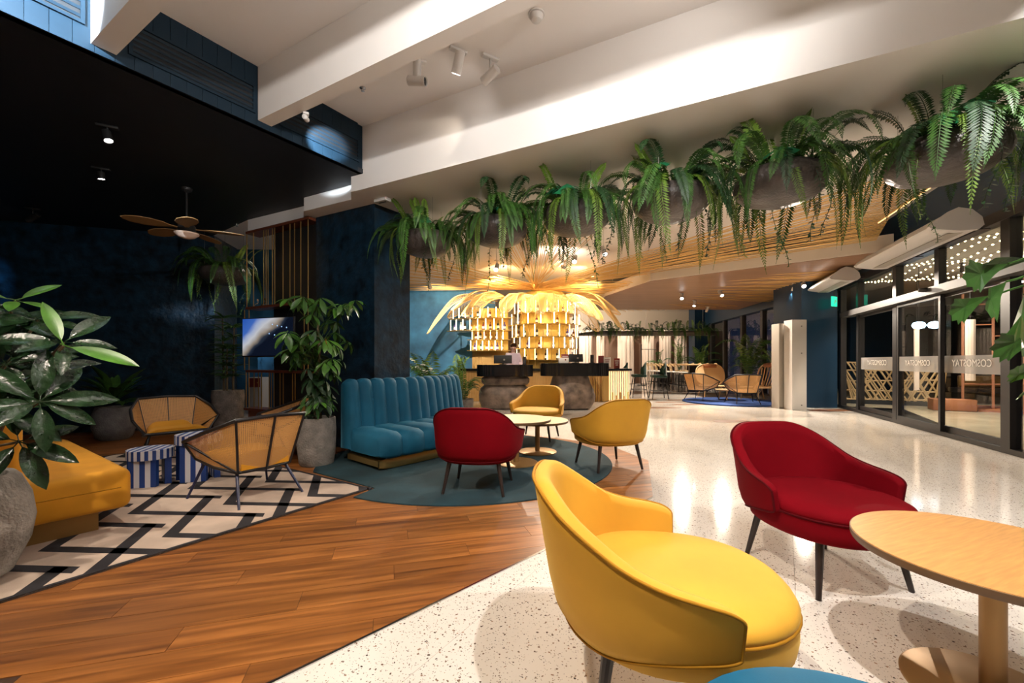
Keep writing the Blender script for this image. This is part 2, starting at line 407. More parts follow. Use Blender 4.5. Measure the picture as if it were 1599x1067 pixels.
# planks (two convex zones of the wooden area)
d = Vector((math.cos(PLANK_ANG), math.sin(PLANK_ANG))); dn = Vector((-d.y, d.x))
zone = [(-9.0, -0.8), (-3.2, -0.8), (0.264, 2.645), (1.20, 3.60), (1.58, 4.9), (1.3, 5.9), (-0.4, 7.0), (-4.2, 8.4), (-9.0, 8.4)]
obj('underlay', MB().prism(zone, 0.0, 0.0012), 'underlay', fl, False)
zc = 0
PW, PL = 0.165, 1.22
for r in range(-2, 62):
    off = (r * 0.437) % PL
    for k in range(-10, 6):
        a = d * (k * PL + off) + dn * (r * PW)
        poly = [a, a + d * (PL - 0.0025), a + d * (PL - 0.0025) + dn * (PW - 0.0022), a + dn * (PW - 0.0022)]
        c = (poly[0] + poly[2]) / 2
        if c.y < 0.85 or abs(c.x) > 1.30 * c.y + 0.5: continue
        q = G(60, 700)  # planks wholly below the rugs are not laid
        al = (c - Vector((-1.27, 3.79))).dot(-ux), (c - Vector((-1.27, 3.79))).dot(uy)
        if 0.75 < al[0] < 3.0 and 0.75 < al[1] < 3.1: continue
        if al[0] > 3.3 and al[1] > 0.2: continue
        if (c - Vector((-0.52, 5.0))).length < 0.95: continue
        if c.y > 7.2: continue
        pc = clip_poly(poly, zone)
        if not pc: continue
        zc += 1
        obj('plank', MB().prism([(p.x, p.y) for p in pc], 0.0012, 0.0045), 'plank_wood', fl, False)
print('slabs', cnt, 'planks', zc)
struct('trim_1', MB().prism([(-0.99, 1.385), (-0.985, 1.375), (1.215, 3.59), (1.205, 3.60)], 0.0, 0.0055), 'chrome', 'thin metal strip between wood planks and terrazzo', 'trim')
# brown inlaid slivers in the terrazzo
for i, (px, py, w, dd, a) in enumerate(((1140, 658, 0.42, 0.16, 0.1), (1035, 637, 0.5, 0.16, 0.0), (1075, 632, 0.55, 0.12, 0.0), (1060, 625, 0.5, 0.12, 0.05), (1043, 628.5, 0.5, 0.10, 0.0), (1300, 641, 0.75, 0.22, 0.1))):
    c = G(px, py)
    pts = [(c.x + w * math.cos(t) * (1 if math.cos(t) > 0 else 0.8), c.y + dd * math.sin(t) * (1 - 0.4 * math.cos(t)) + a * w * math.cos(t)) for t in [2 * PI * k / 10 for k in range(10)]]
    tag(obj('floor_inlay', MB().prism(pts, 0.0, 0.003), 'inlay_brown', fl, False), None, None)

# --- ceilings
upc = struct('ceiling', MB().prism([(-11, -4), (15, -4), (15, 24), (-11, 24)], ZU, ZU + 0.2), 'white_paint', 'white upper ceiling over the terrazzo lobby', 'ceiling')
dark_poly = [(x * KC, y * KC) for x, y in [(-4.7, -0.56), (-1.543, 4.378), (-1.695, 4.458), (-1.775, 4.663), (-2.475, 5.027), (-2.608, 5.296), (-3.63, 5.81), (-4.7, 6.6), (-9.4, 5.6), (-9.4, -0.56)]]
struct('ceiling_lounge', MB().prism(dark_poly, ZD, ZD + 0.05), 'dark_ceiling', 'black ceiling over the dark lounge corner', 'ceiling')
# vertical blue fascia between the two ceilings, boards with fine gaps
A0, A1 = Vector((-4.7, -0.56)) * KC, Vector((-1.543, 4.378)) * KC
fas = struct('wall_fascia', MB().prism([tuple(A0 - uy * -0.012), tuple(A1 - uy * -0.012), tuple(A1 + uy * 0.06), tuple(A0 + uy * 0.06)], ZD, ZU), 'blue_fascia', 'dark blue boarded fascia carrying louvred grilles', 'wall')
LF = (A1 - A0).length; fd = (A1 - A0).normalized()
bw = 0.11; nb = int(LF / bw)
bme = {}
for k in range(nb):
    s0 = k * bw
    if s0 < 2.6: continue
    p = A0 + fd * (s0 + bw / 2)
    if 'b' not in bme:
        bme['b'] = MB().box((0, 0, 0), (bw - 0.003, 0.012, ZU - ZD)).mesh('board', False); bme['b'].materials.append(MATS['blue_fascia'])
    obj('board', bme['b'], 'blue_fascia', fas, False, loc=(p.x, p.y, (ZU + ZD) / 2), rot=(0, 0, math.atan2(fd.y, fd.x)))
def grille(s0, s1, z0, z1, label):
    ang = math.atan2(fd.y, fd.x); p0 = A0 + fd * s0; t = thing('vent_grille', label, 'vent', (p0.x, p0.y, z0), ang, 'louvred vent grilles on the blue fascia')
    w, h = s1 - s0, z1 - z0; y = -0.012
    fr = MB(); e = 0.022
    for c, dd in (((w / 2, y, e / 2), (w, 0.022, e)), ((w / 2, y, h - e / 2), (w, 0.022, e)), ((e / 2, y, h / 2), (e, 0.022, h - 2 * e)), ((w - e / 2, y, h / 2), (e, 0.022, h - 2 * e))): fr.box(c, dd)
    obj('frame', fr, 'blue_fascia', t, False)
    obj('duct', MB().box((w / 2, y + 0.004, h / 2), (w - 2 * e, 0.004, h - 2 * e)), 'black_void', t, False)
    n = 5; hh = h - 2 * e
    M = Matrix.Rotation(0.5, 3, 'X')
    for i in range(n):
        obj('slat', MB().box((w / 2, y - 0.004, e + hh * (i + 0.5) / n), (w - 2 * e, 0.012, hh / n * 0.36), M=M), 'blue_fascia', t, False)
def s_at(px):   # arc position on the fascia seen at column px
    r = (px - 800) / F; # A0 + fd*s : x = r*y
    return (r * A0.y - A0.x) / (fd.x - r * fd.y)
grille(s_at(10) - 1.0, s_at(132), zS(3.24), zS(3.52), 'pale lit louvred grille in the upper left corner')
grille(s_at(200), s_at(398), zS(3.19), zS(3.42), 'unlit louvred grille between the two white ceiling beams')
grille(s_at(436), s_at(560), zS(3.19), zS(3.42), 'louvred grille beyond the second beam with a blue light patch')

# white beams crossing the upper ceiling
def beam(name, p, q, w, label):
    p, q = Vector(p), Vector(q); e = (q - p).normalized(); n = Vector((-e.y, e.x)) * w / 2
    struct(name, MB().prism([tuple(p - n), tuple(q - n), tuple(q + n), tuple(p + n)], zS(3.147), ZU), 'white_paint', label, 'beam')
b1 = Vector((-2.61, 2.702)) * KC; b2 = Vector((-2.072, 3.541)) * KC; bd = Vector((0.858, -0.513))
beam('trim_2', b1 - bd * 0.0, b1 + bd * 8, 0.137, 'white ceiling beam over the top left corner')
beam('trim_3', b2 - bd * 0.0, b2 + Vector((0.872, -0.489)) * 8, 0.125, 'white ceiling beam beside the track spotlights')
# deep white downstand with the hanging planters below it
ds = [(x * KC, y * KC) for x, y in [(-3.63, 5.81), (-2.608, 5.296), (-2.475, 5.027), (-1.775, 4.663), (-1.695, 4.453), (-1.564, 4.392), (4.4, 1.295), (5.0, 2.5), (-0.75, 5.57), (-3.1, 6.9)]]
struct('trim_4', MB().prism(ds, ZS, ZU), 'white_paint', 'deep white ceiling downstand above the hanging planters', 'beam')
# lowered brown soffit to the right of the bar
struct('ceiling_soffit', MB().prism([(7.0, 7.75), (9.6, 12.0), (10.4, 16.6), (3.1, 16.6), (2.9, 13.2), (3.5, 10.7)], 3.2, 3.5), 'cream_paint', 'cream edged lowered soffit right of the bar', 'ceiling')
struct('ceiling_soffit_lining', MB().prism([(7.0, 7.78), (9.58, 12.0), (10.38, 16.58), (3.12, 16.58), (2.92, 13.2), (3.52, 10.73)], 3.19, 3.2), 'brown_soffit', 'brown lining below the lowered soffit right of the bar', 'ceiling')

# --- walls
def wall(name, p, q, z0, z1, mat, label, th=0.12):
    p, q = Vector(p), Vector(q); e = (q - p).normalized(); n = Vector((-e.y, e.x)) * th
    return struct(name, MB().prism([tuple(p), tuple(q), tuple(q + n), tuple(p + n)], z0, z1), mat, label, 'wall')
wall('wall_lounge', *S2((-9.4, 5.15), (-4.86, 6.50)), 0, ZD, 'blue_plaster', 'dark navy plaster wall behind the lounge')
wall('wall_lounge_left', (-10.4, -0.6), (-10.4, 5.8), 0, ZD, 'blue_plaster', 'navy side wall of the dark lounge', -0.1)
struct('wall_pier', MB().prism(S2((-4.86, 6.49), (-4.61, 6.55), (-4.75, 7.3), (-5.0, 7.2)), 0, ZD), 'blue_plaster', 'grey blue wall pier at the end of the lounge wall', 'pillar')
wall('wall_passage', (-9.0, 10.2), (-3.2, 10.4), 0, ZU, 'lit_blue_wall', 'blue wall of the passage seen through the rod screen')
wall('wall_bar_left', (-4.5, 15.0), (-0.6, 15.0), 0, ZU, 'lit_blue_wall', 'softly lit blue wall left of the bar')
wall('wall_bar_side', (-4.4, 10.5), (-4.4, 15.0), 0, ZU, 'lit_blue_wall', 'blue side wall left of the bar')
wall('wall_back', (-1.0, 22.8), (11.5, 22.8), 0, 2.8, 'curtain_brown', 'brown back wall behind the draped columns')
wall('wall_back_upper', (-1.0, 22.7), (11.5, 22.7), 2.8, ZU, 'cream_paint', 'pale band of wall above the draped columns')
wall('wall_rear', (-10.4, -3.0), (4.0, -3.0), 0, ZU, 'rear_wall', 'plain wall behind the viewer', -0.1)
wall('wall_right', (3.2, -3.0), (5.15, 2.45), 0, ZU, 'rear_wall', 'plain wall to the right of the viewer', -0.1)
# big dark blue column
K0, K1, K2 = Vector((-1.558, 4.783)) * KC, Vector((-1.262, 5.22)) * KC, Vector((-2.434, 5.25)) * KC
struct('wall_column', MB().prism([tuple(K0), tuple(K1), tuple(K1 + K2 - K0), tuple(K2)], 0, ZS), 'blue_plaster', 'broad navy plaster column behind the teal sofa', 'pillar')

# --- glazed entrance wall on the right
def gx(Y): return 4.218 + 0.3813 * Y
gdir = Vector((0.3813, 1.0)).normalized(); gn = Vector((-gdir.y, gdir.x))      # gn points into the room
gang2 = math.atan2(gdir.y, gdir.x)
def gp(px, off=0.0):
    r = (px - 800) / F; x0 = 4.218 - 1.0702 * off; Y = x0 / (r - 0.3813)
    return Vector((x0 + 0.3813 * Y, Y))
GZ, RZ0, RZ1 = 2.93, 2.20, 2.32
g_end = gp(1312); g_near = Vector((gx(2.5), 2.5))
def gbox(px0, px1, z0, z1, th=0.1, off=0.0):
    a = gp(px0) if not isinstance(px0, Vector) else px0; b = gp(px1) if not isinstance(px1, Vector) else px1
    n = gn * th / 2; o = gn * off
    return [tuple(a + o - n), tuple(b + o - n), tuple(b + o + n), tuple(a + o + n)], z0, z1
win = thing('window_1', 'tall dark framed entrance glazing with sliding doors', 'window', (0, 0, 0)); win['kind'] = 'structure'
def wpart(name, args, mat, parent=win): return obj(name, MB().prism(*args), mat, parent, False)
wpart('header', gbox(g_near, 1306, GZ, GZ + 0.14, 0.16), 'steel_frame')
wpart('threshold', gbox(g_near, 1310, 0.004, 0.07, 0.12), 'steel_frame')
for px, w in ((1316, 0.16), (1344, 0.10), (1403, 0.14), (1580, 0.16)):
    c = gp(px); e = gdir * w / 2
    wpart('mullion', gbox(c - e, c + e, 0.07, GZ, 0.12), 'steel_frame')
for px in (1469,):
    c = gp(px); e = gdir * 0.06
    wpart('mullion', gbox(c - e, c + e, RZ1, GZ, 0.10), 'steel_frame')
wpart('door_rail', gbox(g_near, 1328, RZ0, RZ1, 0.22, 0.08), 'steel_rail')
for a, b in ((g_near, 1580), (1580, 1469), (1469, 1403), (1403, 1344), (1344, 1318)):
    wpart('pane', gbox(a, b, RZ1, GZ, 0.012), 'glass')
wpart('pane', gbox(g_near, 1582, 0.07, RZ0, 0.012), 'glass')
wpart('pane', gbox(1344, 1318, 0.07, RZ0, 0.012), 'glass')
sens = MB(); c = gp(1444, 0.20); sens.lathe([(0.02, 0), (0.07, 0.01), (0.08, 0.03), (0.06, 0.06)], 12, (c.x, c.y, RZ1 - 0.06)); obj('door_sensor', sens, 'black_matte', win)
def door(n, pxa, pxb, off, label):
    t = thing('door_%d' % n, label, 'door', (0, 0, 0)); t['kind'] = 'structure'
    a, b = gp(pxa, off), gp(pxb, off); e = (b - a).normalized()
    fw = 0.055
    def pb(p, q, z0, z1, th): nn = gn * th / 2; return [tuple(p - nn), tuple(q - nn), tuple(q + nn), tuple(p + nn)], z0, z1
    obj('stile', MB().prism(*pb(a, a + e * fw, 0.075, RZ0 - 0.005, 0.05)), 'steel_frame', t, False)
    obj('stile', MB().prism(*pb(b - e * fw, b, 0.075, RZ0 - 0.005, 0.05)), 'steel_frame', t, False)
    obj('bottom_rail', MB().prism(*pb(a + e * fw, b - e * fw, 0.075, 0.16, 0.05)), 'steel_frame', t, False)
    obj('top_rail', MB().prism(*pb(a + e * fw, b - e * fw, RZ0 - 0.06, RZ0 - 0.005, 0.05)), 'steel_frame', t, False)
    obj('pane', MB().prism(*pb(a + e * fw, b - e * fw, 0.16, RZ0 - 0.06, 0.012)), 'glass', t, False)
    film = obj('frosted_band', MB().prism(*[(pb(a + e * fw, b - e * fw, 0.98, 1.24, 0.004))[i] if i else [(x + gn.x * 0.010, y + gn.y * 0.010) for x, y in pb(a + e * fw, b - e * fw, 0, 1, 0.004)[0]] for i in range(3)]), 'frosted_film', t, False)
    cu = bpy.data.curves.new('lettering', 'FONT'); cu.body = 'COSMOSTAY'; cu.size = 0.15; cu.align_x = 'CENTER'; cu.align_y = 'CENTER'; cu.extrude = 0.001
    L = (b - a).length - 2 * fw
    to = bpy.data.objects.new('lettering', cu); COL.objects.link(to); bpy.context.view_layer.update()
    me = bpy.data.meshes.new_from_object(to.evaluated_get(bpy.context.evaluated_depsgraph_get())); bpy.data.objects.remove(to)
    w = max(v.co.x for v in me.vertices) - min(v.co.x for v in me.vertices); s = min(1.0, 0.62 * L / w)
    me.materials.clear(); me.materials.append(MATS['paper'])
    lo = bpy.data.objects.new('lettering', me); COL.objects.link(lo); lo.parent = t
    m = (a + b) / 2 + gn * 0.018
    # lettering is made to be read from outside, so it shows mirrored from the lobby
    lo.matrix_local = Matrix.Translation((m.x, m.y, 1.125)) @ Matrix(((gdir.x, 0, -gn.x, 0), (gdir.y, 0, -gn.y, 0), (0, 1, 0, 0), (0, 0, 0, 1))) @ Matrix.Diagonal((s, s, 1, 1))
    return t
door(1, 1470, 1580, 0.0, 'fixed entrance door leaf nearest the palm leaves with mirrored lettering')
door(2, 1403, 1472, 0.07, 'middle sliding entrance door leaf with mirrored lettering')
door(3, 1344, 1403, 0.0, 'far narrow entrance door leaf before the blue pier')
# blue steel band above the glazing and the pier at its far end
struct('trim_5', MB().prism(*gbox(g_near, Vector((gx(11.4), 11.4)), GZ + 0.14, ZU, 0.14)), 'blue_steel', 'dark blue steel band above the entrance glazing', 'beam')
pa, pb_ = G(1252, 636.5), G(1308, 637.5)
struct('wall_pier_entrance', MB().prism([(pa.x, pa.y), (pb_.x, pb_.y), (pb_.x + 0.5, pb_.y + 1.3), (pa.x + 0.1, pa.y + 1.3)], 0, ZU - 0.01), 'blue_steel', 'tall dark blue pier beside the entrance doors', 'pillar')
# far glazing beyond the pier
w2 = thing('window_2', 'row of dark framed windows behind the rattan seating', 'window', (0, 0, 0)); w2['kind'] = 'structure'
q0, q1 = Vector((8.35, 11.9)), Vector((9.6, 20.6)); qd = (q1 - q0).normalized(); qn = Vector((-qd.y, qd.x))
def qbox(s0, s1, z0, z1, th=0.12):
    a, b = q0 + qd * s0, q0 + qd * s1; n = qn * th / 2
    return [tuple(a - n), tuple(b - n), tuple(b + n), tuple(a + n)], z0, z1
LQ = (q1 - q0).length
def q_at(px):
    r = (px - 800) / F; return (r * q0.y - q0.x) / (qd.x - r * qd.y)
ms = [q_at(p) for p in (1237, 1193, 1161, 1133, 1113)]
for s in ms: obj('mullion', MB().prism(*qbox(s - 0.09, s + 0.09, 0.05, 2.93, 0.16)), 'steel_rail', w2, False)
obj('threshold', MB().prism(*qbox(0, LQ, 0.003, 0.05)), 'steel_frame', w2, False)
edges = [0.0] + ms + [LQ]
for a, b in zip(edges[:-1], edges[1:]):
    if b - a > 0.2: obj('pane', MB().prism(*qbox(a + 0.09, b - 0.09, 0.05, 2.93, 0.012)), 'glass', w2, False)
struct('trim_6', MB().prism(*qbox(-0.2, LQ + 1.2, 2.93, ZU - 0.02, 0.3)), 'blue_steel', 'dark blue steel beam over the far windows', 'beam')
struct('wall_pier_back', MB().prism([(8.95, 20.7), (9.6, 20.7), (9.6, 21.4), (8.95, 21.4)], 0, ZU - 0.03), 'blue_steel', 'blue pier in the far right corner', 'pillar')

# --- vestibule outside the entrance doors
vn = -gn
v0, v1 = Vector((gx(2.2), 2.2)) + vn * 0.1, Vector((gx(11.2), 11.2)) + vn * 0.1
vpoly = [tuple(v0), tuple(v1), (13.5, 18.0), (18.0, 15.0), (13.5, -1.0)]
struct('floor_vestibule', MB().prism(vpoly[::-1], -0.03, 0.0), 'vest_floor', 'beige vestibule floor outside the entrance doors', 'floor')
struct('ceiling_vestibule', MB().prism(vpoly[::-1], 3.3, 3.4), 'rear_wall', 'vestibule ceiling with warm light strings', 'ceiling')
for nm_, a, b, lab_ in (('wall_vestibule_far', vpoly[1], vpoly[2], 'dark far side wall of the vestibule'), ('wall_vestibule_end', vpoly[2], vpoly[3], 'dark end wall of the vestibule'), ('wall_vestibule_outer', vpoly[3], vpoly[4], 'dark outer wall of the vestibule')):
    a, b = Vector(a), Vector(b); e = (b - a).normalized(); n_ = Vector((-e.y, e.x)) * 0.1
    struct(nm_, MB().prism([tuple(a), tuple(b), tuple(b + n_), tuple(a + n_)], 0, 3.3), 'black_void', lab_, 'wall')
# outside terrace seen through the far windows
struct('floor_terrace', MB().prism([(8.75, 12), (10.2, 21), (15, 21), (13.4, 18.2)], -0.05, -0.01), 'grout', 'dark terrace paving behind the far windows', 'floor')
struct('wall_terrace', MB().prism([(13.6, 18.2), (15.5, 22.5), (15.6, 22.5), (13.7, 18.2)], 0, 3.4), 'curtain_brown', 'brown facade beyond the far windows', 'wall')

# draped columns in front of the back wall
def drape(cx, cy, w, z0, z1, mat, label, n=28):
    rows = []
    for z in (z0, z1):
        rows.append([Vector((cx + w * 0.5 * math.cos(2 * PI * k / (4 * n)) + 0.010 * math.cos(14 * 2 * PI * k / (4 * n)), cy + w * 0.35 * math.sin(2 * PI * k / (4 * n)) + 0.018 * math.cos(12 * 2 * PI * k / (4 * n)), z)) for k in range(4 * n)])
    return tag(obj('draped_column', MB().grid(rows, closev=True, cap=True), mat, None), label, 'curtain', 'pleated drapes along the back wall')
for px0, px1, lab in ((858, 874, 'pleated drape column above the right counter monitor, narrow and pale'), (880, 897, 'pleated drape column between the monitor and the menu stand'), (905, 925, 'bright pleated drape column left of the menu stand'), (932, 944, 'slim drape column directly behind the menu stand'), (965, 990, 'wide bright drape column with the dark red card in front'), (1003, 1021, 'drape column beside the tall glass rack behind green stools'), (1030, 1048, 'drape column behind the low palm at the long table'), (1054, 1073, 'drape column behind the shrub at the long table'), (1078, 1087, 'narrow drape column next to the blue corner pier')):
    Yd = 21.9; w = (px1 - px0) / F * Yd
    drape((px0 + px1) / 2 / F * Yd - 800 / F * Yd, Yd, w, 0.02, 2.75, 'curtain', lab)
# ================================================================ FURNITURE
# ---------- barrel armchairs (local: faces -Y)
_cc = {}
def se(a, p=0.82):   # super-ellipse helper
    c, s = math.cos(a), math.sin(a)
    return math.copysign(abs(c) ** p, c), math.copysign(abs(s) ** p, s)
def chair_meshes(col):
    if col in _cc: return _cc[col]
    vel = {'yellow': 'yellow_velvet', 'red': 'red_velvet', 'teal': 'teal_velvet'}[col]; pip = {'yellow': 'yellow_piping', 'red': 'red_piping', 'teal': 'teal_velvet'}[col]
    out = []
    N = 48
    def ring(r, z, front=0.0):
        row = []
        for k in range(N):
            a = 2 * PI * k / N; c, s = se(a, 0.86)
            row.append(Vector((r * 0.352 * c, -0.02 + r * (0.345 if s > 0 else 0.385) * s, z)))
        return row
    # upholstered seat base and cushion
    prof = [(0.55, 0.268), (0.90, 0.270), (0.955, 0.285), (0.975, 0.33), (0.968, 0.382)]
    out.append(('seat_base', MB().grid([ring(r, z) for r, z in prof], closev=True, cap=True), vel))
    prof = [(0.95, 0.382), (0.978, 0.390), (0.980, 0.405), (0.955, 0.424), (0.89, 0.438), (0.7, 0.446), (0.35, 0.450), (0.05, 0.451)]
    out.append(('seat', MB().grid([ring(r, z) for r, z in prof], closev=True, cap=True), vel))
    pts = [Vector((p.x, p.y, p.z)) for p in ring(0.974, 0.384)]
    out.append(('seat_piping', MB().tube(pts, 0.0065, 6, closed=True), pip))
    # wrap-around shell
    TH = math.radians(97); NT = 72; rows = []; edge_o = []; low = []
    for i in range(NT + 1):
        u = math.sin(PI / 2 * (-1 + 2 * i / NT)); th = u * TH; au = abs(u)
        zt = 0.560 + 0.185 * (1 - sstep(0.15, 0.85, au)) + 0.012 * math.cos(u * PI)
        zb = 0.300 + 0.060 * sstep(0.45, 1.0, au)
        # rounded arm end
        e = max(0.0, (au - 0.72) / 0.28); k = 1 - math.sqrt(max(0, 1 - e * e)) if e < 1 else 1.0
        zm = lerp(zb, zt, 0.45); zt = lerp(zt, zm + 0.03, k * 0.92); zb = lerp(zb, zm - 0.04, k * 0.65)
        th_w = 0.028 * (1 - 0.35 * k)
        flare = 0.050 * (1 - sstep(0.35, 0.7, au)) + 0.028 + 0.05 * sstep(0.7, 1.0, au)
        loop = []
        def pt(t, off):
            z = lerp(zb, zt, t)
            hh = max(0.0, (z - 0.30) / 0.47)
            rx = 0.350 + flare * hh + off - 0.045 * (1 - min(1, (z - 0.28) / 0.12)) ** 2
            ry = 0.350 + flare * hh + off - 0.045 * (1 - min(1, (z - 0.28) / 0.12)) ** 2
            s_, c_ = math.sin(th), math.cos(th)
            s2 = math.copysign(abs(s_) ** 0.88, s_); c2 = math.copysign(abs(c_) ** 0.88, c_)
            ext = 0.05 * sstep(0.62, 1.0, au)
            return Vector((rx * s2, ry * c2 - ext - 0.01, z))
        for t in (0.0, 0.12, 0.3, 0.5, 0.7, 0.88, 0.985): loop.append(pt(t, th_w))
        loop.append(pt(1.012, th_w * 0.6)); loop.append(pt(1.015, -th_w * 0.4))
        for t in (0.985, 0.88, 0.7, 0.5, 0.3, 0.12, 0.0): loop.append(pt(t, -th_w))
        rows.append(loop); edge_o.append(pt(1.0, th_w)); low.append(pt(0.0, th_w))
    out.append(('backrest', MB().grid(rows, closev=True, cap=True), vel))
    out.append(('piping', MB().tube(edge_o + low[::-1], 0.0055, 6, closed=True), pip))
    res = []
    for n, mb, m in out:
        me = mb.mesh(n, True, 1.2); me.materials.append(MATS[m]); res.append((n, me, m))
    leg = MB().tube([(0, 0, 0), (0.052, 0.045, -0.29)], [0.021, 0.0125], 10).mesh('leg'); leg.materials.append(MATS['dark_leg'])
    _cc[col] = (res, leg); return _cc[col]
def armchair(col, x, y, face, label, z=0.0):
    """face: heading in degrees of the open front"""
    rz = math.radians(face) + PI / 2
    t = thing('armchair', label, 'chair', (x, y, z), rz, 'velvet barrel armchairs')
    ms, leg = chair_meshes(col)
    byname = {}
    for n, me, m in ms:
        par = byname['seat'] if n == 'seat_piping' else byname['backrest'] if n == 'piping' else t
        byname[n] = obj(n, me, m, par)
    for sx in (-1, 1):
        for sy in (-1, 1):
            obj('leg', leg, 'dark_leg', t, loc=(sx * 0.21, sy * 0.205 - 0.01, 0.29), scale=(sx, sy, 1))
    return t
armchair('yellow', 0.52, 1.47, -8, 'large yellow velvet armchair nearest the viewer, seen side on')
armchair('red', 1.70, 2.33, -82, 'red velvet armchair facing the large round wooden table')
armchair('red', -0.30, 3.82, 82, 'red velvet armchair seen from behind on the teal rug', 0.0147)
armchair('yellow', 1.05, 4.60, 108, 'yellow velvet armchair seen from behind beside the terrazzo floor', 0.0147)
armchair('yellow', 0.38, 6.30, -110, 'yellow velvet armchair facing us in front of the bar counters', 0.0147)
# round pouf cut by the lower edge
pf = thing('pouf', 'teal velvet round pouf at the bottom edge of the picture', 'pouf', (0.615, 0.64, 0))
obj('body', MB().lathe([(0.30, 0.05), (0.345, 0.06), (0.36, 0.12), (0.362, 0.30), (0.362, 0.395)], 48), 'teal_velvet', pf)
obj('cushion', MB().lathe([(0.362, 0.398), (0.363, 0.415), (0.352, 0.434), (0.31, 0.444), (0.1, 0.448), (0.01, 0.448)], 48), 'teal_velvet', pf)
obj('plinth', MB().lathe([(0.27, 0.0), (0.27, 0.05)], 32), 'brass_dark', pf)

# ---------- round pedestal tables
def ptable(x, y, z, r, mat, label, rb=0.24, pr=0.034, z0=0.0):
    t = thing('pedestal_table', label, 'table', (x, y, z0), 0.4, 'round wooden pedestal tables')
    obj('tabletop', MB().lathe([(r - 0.012, z - 0.024), (r - 0.003, z - 0.003), (r - 0.004, z)], 72), mat, t, ang=0.4)
    obj('edge_band', MB().lathe([(r - 0.014, z - 0.030), (r - 0.003, z - 0.028), (r, z - 0.020), (r, z - 0.003), (r - 0.003, z - 0.002), (r - 0.011, z - 0.024)], 72, cap=False), 'table_edge', t)
    obj('pole', MB().lathe([(pr, 0.012), (pr, z - 0.03)], 28), 'table_metal', t)
    obj('base', MB().lathe([(rb, 0.0), (rb, 0.008), (rb - 0.008, 0.013), (pr + 0.01, 0.016)], 56), 'table_metal', t)
ptable(1.65, 1.45, 0.505, 0.385, 'table_wood', 'large round wooden table cut by the right edge')
ptable(0.05, 4.74, 0.500, 0.385, 'table_wood_pale', 'taller pale round table behind the red armchair on the teal rug', pr=0.03, z0=0.0147)
ptable(0.32, 5.32, 0.405, 0.385, 'table_wood_pale', 'lower round table partly under the taller pale one', pr=0.03, z0=0.0147)

# ---------- rugs
R0 = Vector((-1.27, 3.79))
def rug_outline():
    pts = [Vector((-0.52 + 1.66 * math.cos(2 * PI * k / 160), 5.0 + 1.66 * math.sin(2 * PI * k / 160))) for k in range(160)]
    out = []; flag = None
    Kc = K0 - (ux + uy) * 0.012 + Vector((0.02, -0.0))
    for p in pts:
        w = None
        if (p - R0).dot(-ux) > -0.03 and (p - R0).dot(uy) > -0.03: w = R0 + ux * 0.03 - uy * 0.03
        kn = Vector((K0.y - K2.y, K2.x - K0.x)).normalized()
        if kn.dot(Vector((0, 1))) < 0: kn = -kn
        kr = Vector((K1.y - K0.y, -(K1.x - K0.x))).normalized()
        if (p - K0).dot(kn) > -0.02 and (p - K0).dot(kr) < 0.02: w = K0 - kn * 0.02 + kr * 0.02
        if w is None: out.append(p); flag = None
        elif flag != (w.x, w.y): out.append(w); flag = (w.x, w.y)
    return [(p.x, p.y) for p in out]
tag(obj('round_rug', MB().prism(rug_outline(), 0.0045, 0.0145), 'teal_rug', None, False), 'dark teal round rug under the sofa and small tables', 'rug')
pz = [R0, R0 + uy * 3.75, R0 + uy * 3.75 - ux * 4.3, R0 - ux * 4.3]
zr = thing('zigzag_rug', 'cream rug with black zigzag bands under the rattan chairs', 'rug')
obj('pile', MB().prism([tuple(p) for p in pz], 0.0047, 0.0150), 'rug_cream', zr, False)
zE, zP1, zP2 = Vector((-2.264, 2.73)), Vector((-0.600, 0.415)), Vector((-0.030, 0.620))
zH, zG = Vector((0.957 + 0.086, -0.055)), Vector((-0.33, 0.85))
zclip = [pz[3], pz[0], pz[1], pz[2]]
_ar = sum(zclip[i].x * zclip[(i + 1) % 4].y - zclip[(i + 1) % 4].x * zclip[i].y for i in range(4))
if _ar < 0: zclip = zclip[::-1]
for m_ in range(-9, 10):
    for n_ in range(-9, 10):
        e_ = zE + zP1 * m_ + zP2 * n_
        if not (-6.5 < e_.x < 0.5 and -1.5 < e_.y < 7): continue
        wv = zG * (0.074 / 0.85); wh = Vector((0.086, -0.005))
        mb = MB()
        for q in ([e_, e_ + zH, e_ + zH + wv, e_ + wv], [e_ + wv, e_ + wv + wh, e_ + zG + wh, e_ + zG]):
            cq = clip_poly(q, zclip)
            if cq: mb.prism([(p.x, p.y) for p in cq], 0.0147, 0.0157)
        if mb.f: obj('zigzag_band', mb, 'rug_black', zr, False)
bd2 = MB()
for i in range(4):
    a, b = pz[i], pz[(i + 1) % 4]; e = (b - a).normalized(); n = Vector((-e.y, e.x))
    bd2.prism([tuple(a - e * 0.02), tuple(b + e * 0.02), tuple(b + e * 0.02 + n * 0.028), tuple(a - e * 0.02 + n * 0.028)][::1], 0.0047, 0.0165)
obj('border', bd2, 'rug_black', zr, False)
tag(obj('round_rug', MB().lathe([(1.27, 0.0), (1.27, 0.03), (1.25, 0.034), (0.01, 0.034)], 72, (6.2, 12.0, 0.001)), 'navy_rug', None), 'bright blue round rug under the far rattan seating', 'rug')

